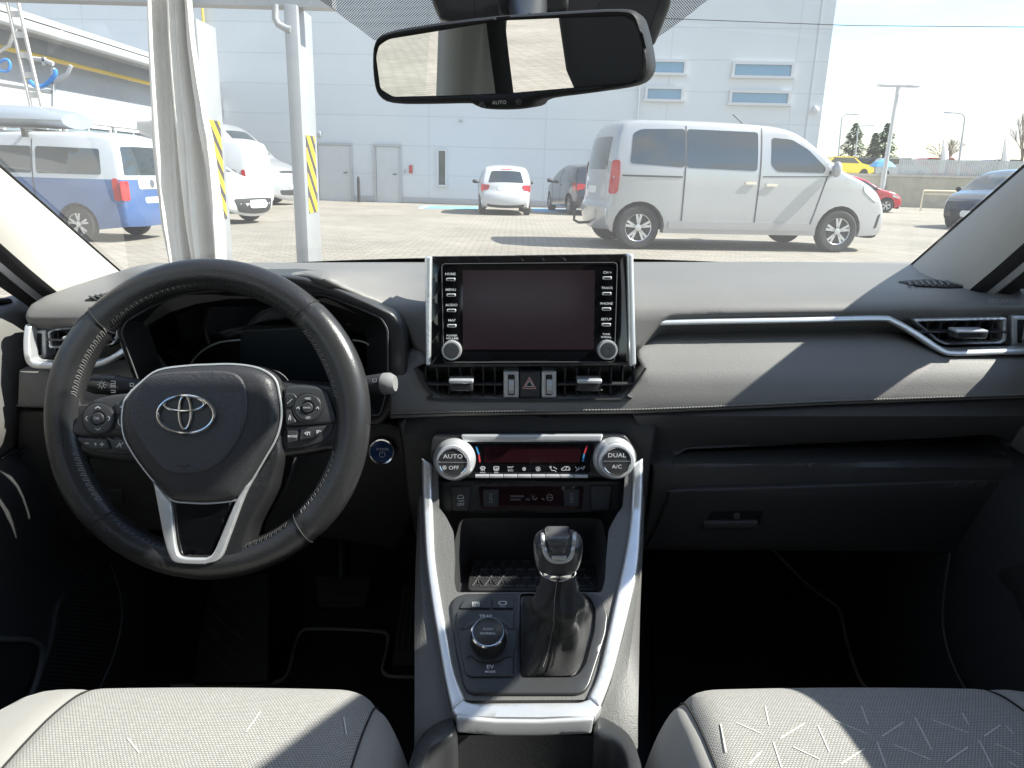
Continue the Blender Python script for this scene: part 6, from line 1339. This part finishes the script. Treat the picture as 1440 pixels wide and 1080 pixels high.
# ---------------------------------------------------------------- doors
def door(s,label):
    t=thing('front_door',label,'car door',V((s*.68,.3,-.93)))
    pr=[(.745,-.22),(.74,-.185),(.715,-.172),(.69,-.172),(.667,-.178),(.652,-.195),(.646,-.24),(.650,-.31),(.664,-.345),(.668,-.36),(.655,-.375),(.640,-.41),(.636,-.50),(.640,-.70),(.648,-.90)]
    prc=cr(pr,3,False)
    Ys_=[1.16,1.08,1.0,.94,.88,.8,.65,.5,.3,.1,-.1,-.22]
    belt=lambda Y,z:z+.035*max(0,min(1,(.98-Y)/.25))*max(0,min(1,(z+.34)/.14))
    rows=[[V((s*(x+ .012*max(0,(Y-.8)/.2)),Y,belt(Y,z))) for x,z in prc] for Y in Ys_]
    part('door_trim',gridbm(rows[:]),DS,t)
    part('outer_skin',boxbm((s*.79,.42,-.55),(.03,1.3,.72),.01),MT['silver_paint'],t)
    # lower dark part laid over the trim
    lo_=[(x-.0025,z) for x,z in prc if z<-.352]
    part('lower_trim',gridbm([[V((s*(x+.012*max(0,(Y-.8)/.2)),Y,z)) for x,z in lo_] for Y in Ys_]),DB,t)
    # sill seal and glass
    part('sill_seal',tubebm([(s*.700,1.02,-.172),(s*.702,.75,-.134),(s*.702,.5,-.132),(s*.702,-.2,-.128)],.006,8),RB,t)
    gl_=[[V((s*(.712-.11*k),Y0+(Y1-Y0)*k,-.19+.44*k)) for k in np.linspace(0,1,5)] for Y0,Y1 in ((1.05,.40),(.75,.25),(.3,.05),(-.18,-.18))]
    part('window',gridbm(gl_),SG,t)
    part('quarter_trim',gridbm([[V((s*.700,Y,z)) for Y,z in r] for r in ((((1.16,-.20),(1.05,-.20)),((1.14,-.185),(1.05,-.16)),((1.12,-.175),(1.05,-.13))) if s<0 else (((1.16,-.20),(.905,-.20)),((1.10,-.175),(.905,-.14)),((1.03,-.15),(.90,-.08)),((.98,-.12),(.88,-.05))))]),SB,t)  # right trim, out of view, enlarged to cut the sun patch on the dash
    part('window_post',tubebm([(s*.70,1.055,-.19),(s*.695,1.05,-.13)],.009,6),RB,t)
    part('frame_top',tubebm([(s*.672,1.02,-.165),(s*.658,.91,-.10),(s*.648,.78,.02),(s*.625,.36,.265),(s*.60,.1,.285),(s*.60,-.2,.285)],.010,8),RB,t)
    mb=boxbm((s*.90,1.0,-.02),(.22,.11,.17),.035,seg=3); boxbm((s*.775,1.0,-.10),(.12,.06,.04),.01,bm=mb); part('door_mirror',mb,MT['silver_paint'],t)  # unseen mirrors, added to block sun reaching the dash
    part('mirror_face',boxbm((s*.90,.942,-.02),(.17,.004,.12),.0015),MT['mirror_silver'],t)
    # armrest, pull and speaker
    ar=patchbm(rc([(.60,-.36),(.58,-.40),(.4,-.43),(.0,-.44),(.0,-.36)],.03),lambda a,b_:V((s*.585,a,b_)),.07,.03,.02,step=.06,ext=V((s,0,0))); part('armrest',ar,DS,t)
    xs=.6335; px_=(lambda x,y:qx(x,y,-xs)) if s<0 else (lambda x,y:qx(x,y,xs))
    if s<0:
        spk=cr([(84,848),(111,818),(149,791),(160,820),(166,868),(152,925),(130,976),(100,985),(48,996),(58,950),(72,906)],3)
        g=patch('speaker_grille',spk,px_,RB,t,.01,3,.004,step=10,ext=V((-1,0,0)))
        b=bmesh.new(); A=np.array(spk)
        for k in range(34):
            y=796+k*6; xs2=[x for x in np.arange(50,166,2.0) if inside(np.array([[x,y+(x-110)*.10]]),spk)[0]]
            if len(xs2)>3: tubebm([lift(px_,.001,V((-1,0,0)))(x,y+(x-110)*.10) for x in (xs2[0]+3,xs2[-1]-3)],.0011,4,bm=b)
        part('grille_ribs',b,DB,g)
        part('trim_edge',tubebm([lift(px_,.002,V((-1,0,0)))(x,y) for x,y in cr([(152,792),(164,822),(170,868),(157,925),(132,982)],4,False)],.0018,6),DH,t)
        patch('door_pocket',cr([(-30,898),(0,902),(30,903),(44,908),(47,922),(38,960),(22,990),(0,1008),(-30,1020)],3),lift(px_,.006,V((-1,0,0))),BK,t,.01,4,.006,step=14,ext=V((-1,0,0)))
        part('pocket_rim',tubebm([lift(px_,.008,V((-1,0,0)))(x,y) for x,y in cr([(-30,896),(0,899),(32,900),(47,907),(50,922),(41,962),(24,994),(0,1014),(-30,1030)],4,False)],.0035,8),DH,t)
    else:
        part('trim_edge',tubebm([lift(px_,.002,V((1,0,0)))(x,y) for x,y in cr([(1338,778),(1330,830),(1328,880),(1340,930),(1362,975)],4,False)],.0016,6),DH,t)
        patch('speaker_grille',cr([(1400,800),(1425,840),(1445,900),(1470,960),(1520,960),(1520,800)],3),px_,RB,t,.01,3,.004,step=14,ext=V((1,0,0)))
    part('trim_seam',tubebm([(s*.6525,1.0,-.352),(s*.6525,.5,-.35),(s*.652,0,-.35)],.0015,5),BK,t)
    return t
door(-1,'driver door on the left with sunlit grey upper trim and ribbed speaker grille')
door(1,'passenger door at the right edge with dark trim below the window')
# ---------------------------------------------------------------- mats and pedals
def matt(name,label,pts,edge,z):
    b0=qz(sum(p[0] for p in pts)/len(pts),sum(p[1] for p in pts)/len(pts),z); t=thing(name,label,'floor mat',b0); slp=plane(V((0,1.285,z)),V((0,-.21,.22)))
    def pz(x,y):
        p=qz(x,y,z); return p if p.y<1.285 else slp(x,y)
    patch('mat',pts,pz,mat('mat_black',(.011,.011,.012),.95,bump='n',bs=500,bd=.8,sheen=.1),t,.008,3,.003,step=25,ext=V((0,0,-1))); part('piping',tubebm([pz(x,y)+V((0,0,.003)) for x,y in edge],.0035,6),PI_,t)
e1=cr([(240,967),(300,965),(345,964.5),(384,962),(400,955),(408,940),(413,915),(419,898),(426,889),(440,886.5),(490,887),(530,889.5),(542,892),(546,900),(542,925),(538,942),(542,950),(552,953),(582,954),(640,956)],3,False)
matt('driver_mat','black driver floor mat with thin grey piping around the notch under the pedals',e1+[(660,1200),(200,1200)],e1,-.915)
e2=cr([(1040,750),(1062,760),(1085,773),(1110,799),(1140,828),(1168,848),(1179,858),(1185,878),(1189,898),(1200,935),(1212,962),(1226,980),(1240,1010)],3,False)
matt('passenger_mat','black passenger floor mat with one curved line of grey piping',e2+[(1240,1200),(920,1200),(920,760)],e2,-.915)
pdl=thing('brake_pedal','wide ribbed black brake pedal in the dark driver footwell','pedal',q(482,835,1.22))
ppz=plane(q(482,835,1.22),V((0,-.8,.6))); pe=V((0,.8,-.6))
pp=patch('pedal_pad',rc([(440,808),(526,808),(515,856),(448,857)],7),ppz,RB,pdl,.012,4,.005,step=10,ext=pe)
b=bmesh.new()
for k in range(4): tubebm([lift(ppz,.002,pe)(450+k,817+k*10),lift(ppz,.002,pe)(514-k*2,817+k*10)],.0022,6,bm=b)
part('pad_ribs',b,DB,pp); part('pedal_arm',tubebm([q(482,815,1.24),q(482,770,1.30),q(482,700,1.34)],.010,8),SB,pdl)
apd=thing('accelerator_pedal','tall ribbed accelerator pedal beside the console','pedal',q(568,900,1.18)); apz=plane(q(568,890,1.19),V((0,-.75,.66))); ae=V((0,.75,-.66))
ap=patch('pedal_pad',rc([(566,820),(590,820),(590,938),(550,938),(556,890)],5),apz,RB,apd,.012,4,.005,step=12,ext=ae); b=bmesh.new()
for k in range(4): tubebm([lift(apz,.002,ae)(570+k*6,832),lift(apz,.002,ae)(560+k*8,915)],.0018,6,bm=b)
part('pad_ribs',b,DH,ap)
frp=thing('footrest','black ribbed footrest on the left of the driver footwell','footrest',q(335,890,1.25)); fz=plane(q(335,900,1.2),V((0,-.7,.7))); fe=V((0,.7,-.7))
fp_=patch('rest_pad',rc([(296,806),(380,806),(378,960),(268,962),(280,880)],6),fz,RB,frp,.02,4,.005,step=25,ext=fe); b=bmesh.new()
for k in range(5): tubebm([lift(fz,.002,fe)(285+k*8,905-k*20),lift(fz,.002,fe)(325+k*9,945-k*22)],.0018,6,bm=b)
part('pad_ribs',b,DH,fp_)
tcv=thing('tow_eye_cover','small square fastener in the dark passenger footwell','fastener',q(1192,785,1.25)); patch('plate',rc([(1181,772),(1203,774),(1204,798),(1182,798)],4),1.25,DB,tcv,.006,2,.002,step=8); part('screw',lathebm([(.006,0),(.006,.003),(.001,.004)],q(1192,784,1.248),(0,-1,.2),14),DH,tcv)
# drop the helper objects
if _to.name in bpy.data.objects: bpy.data.objects.remove(_to)
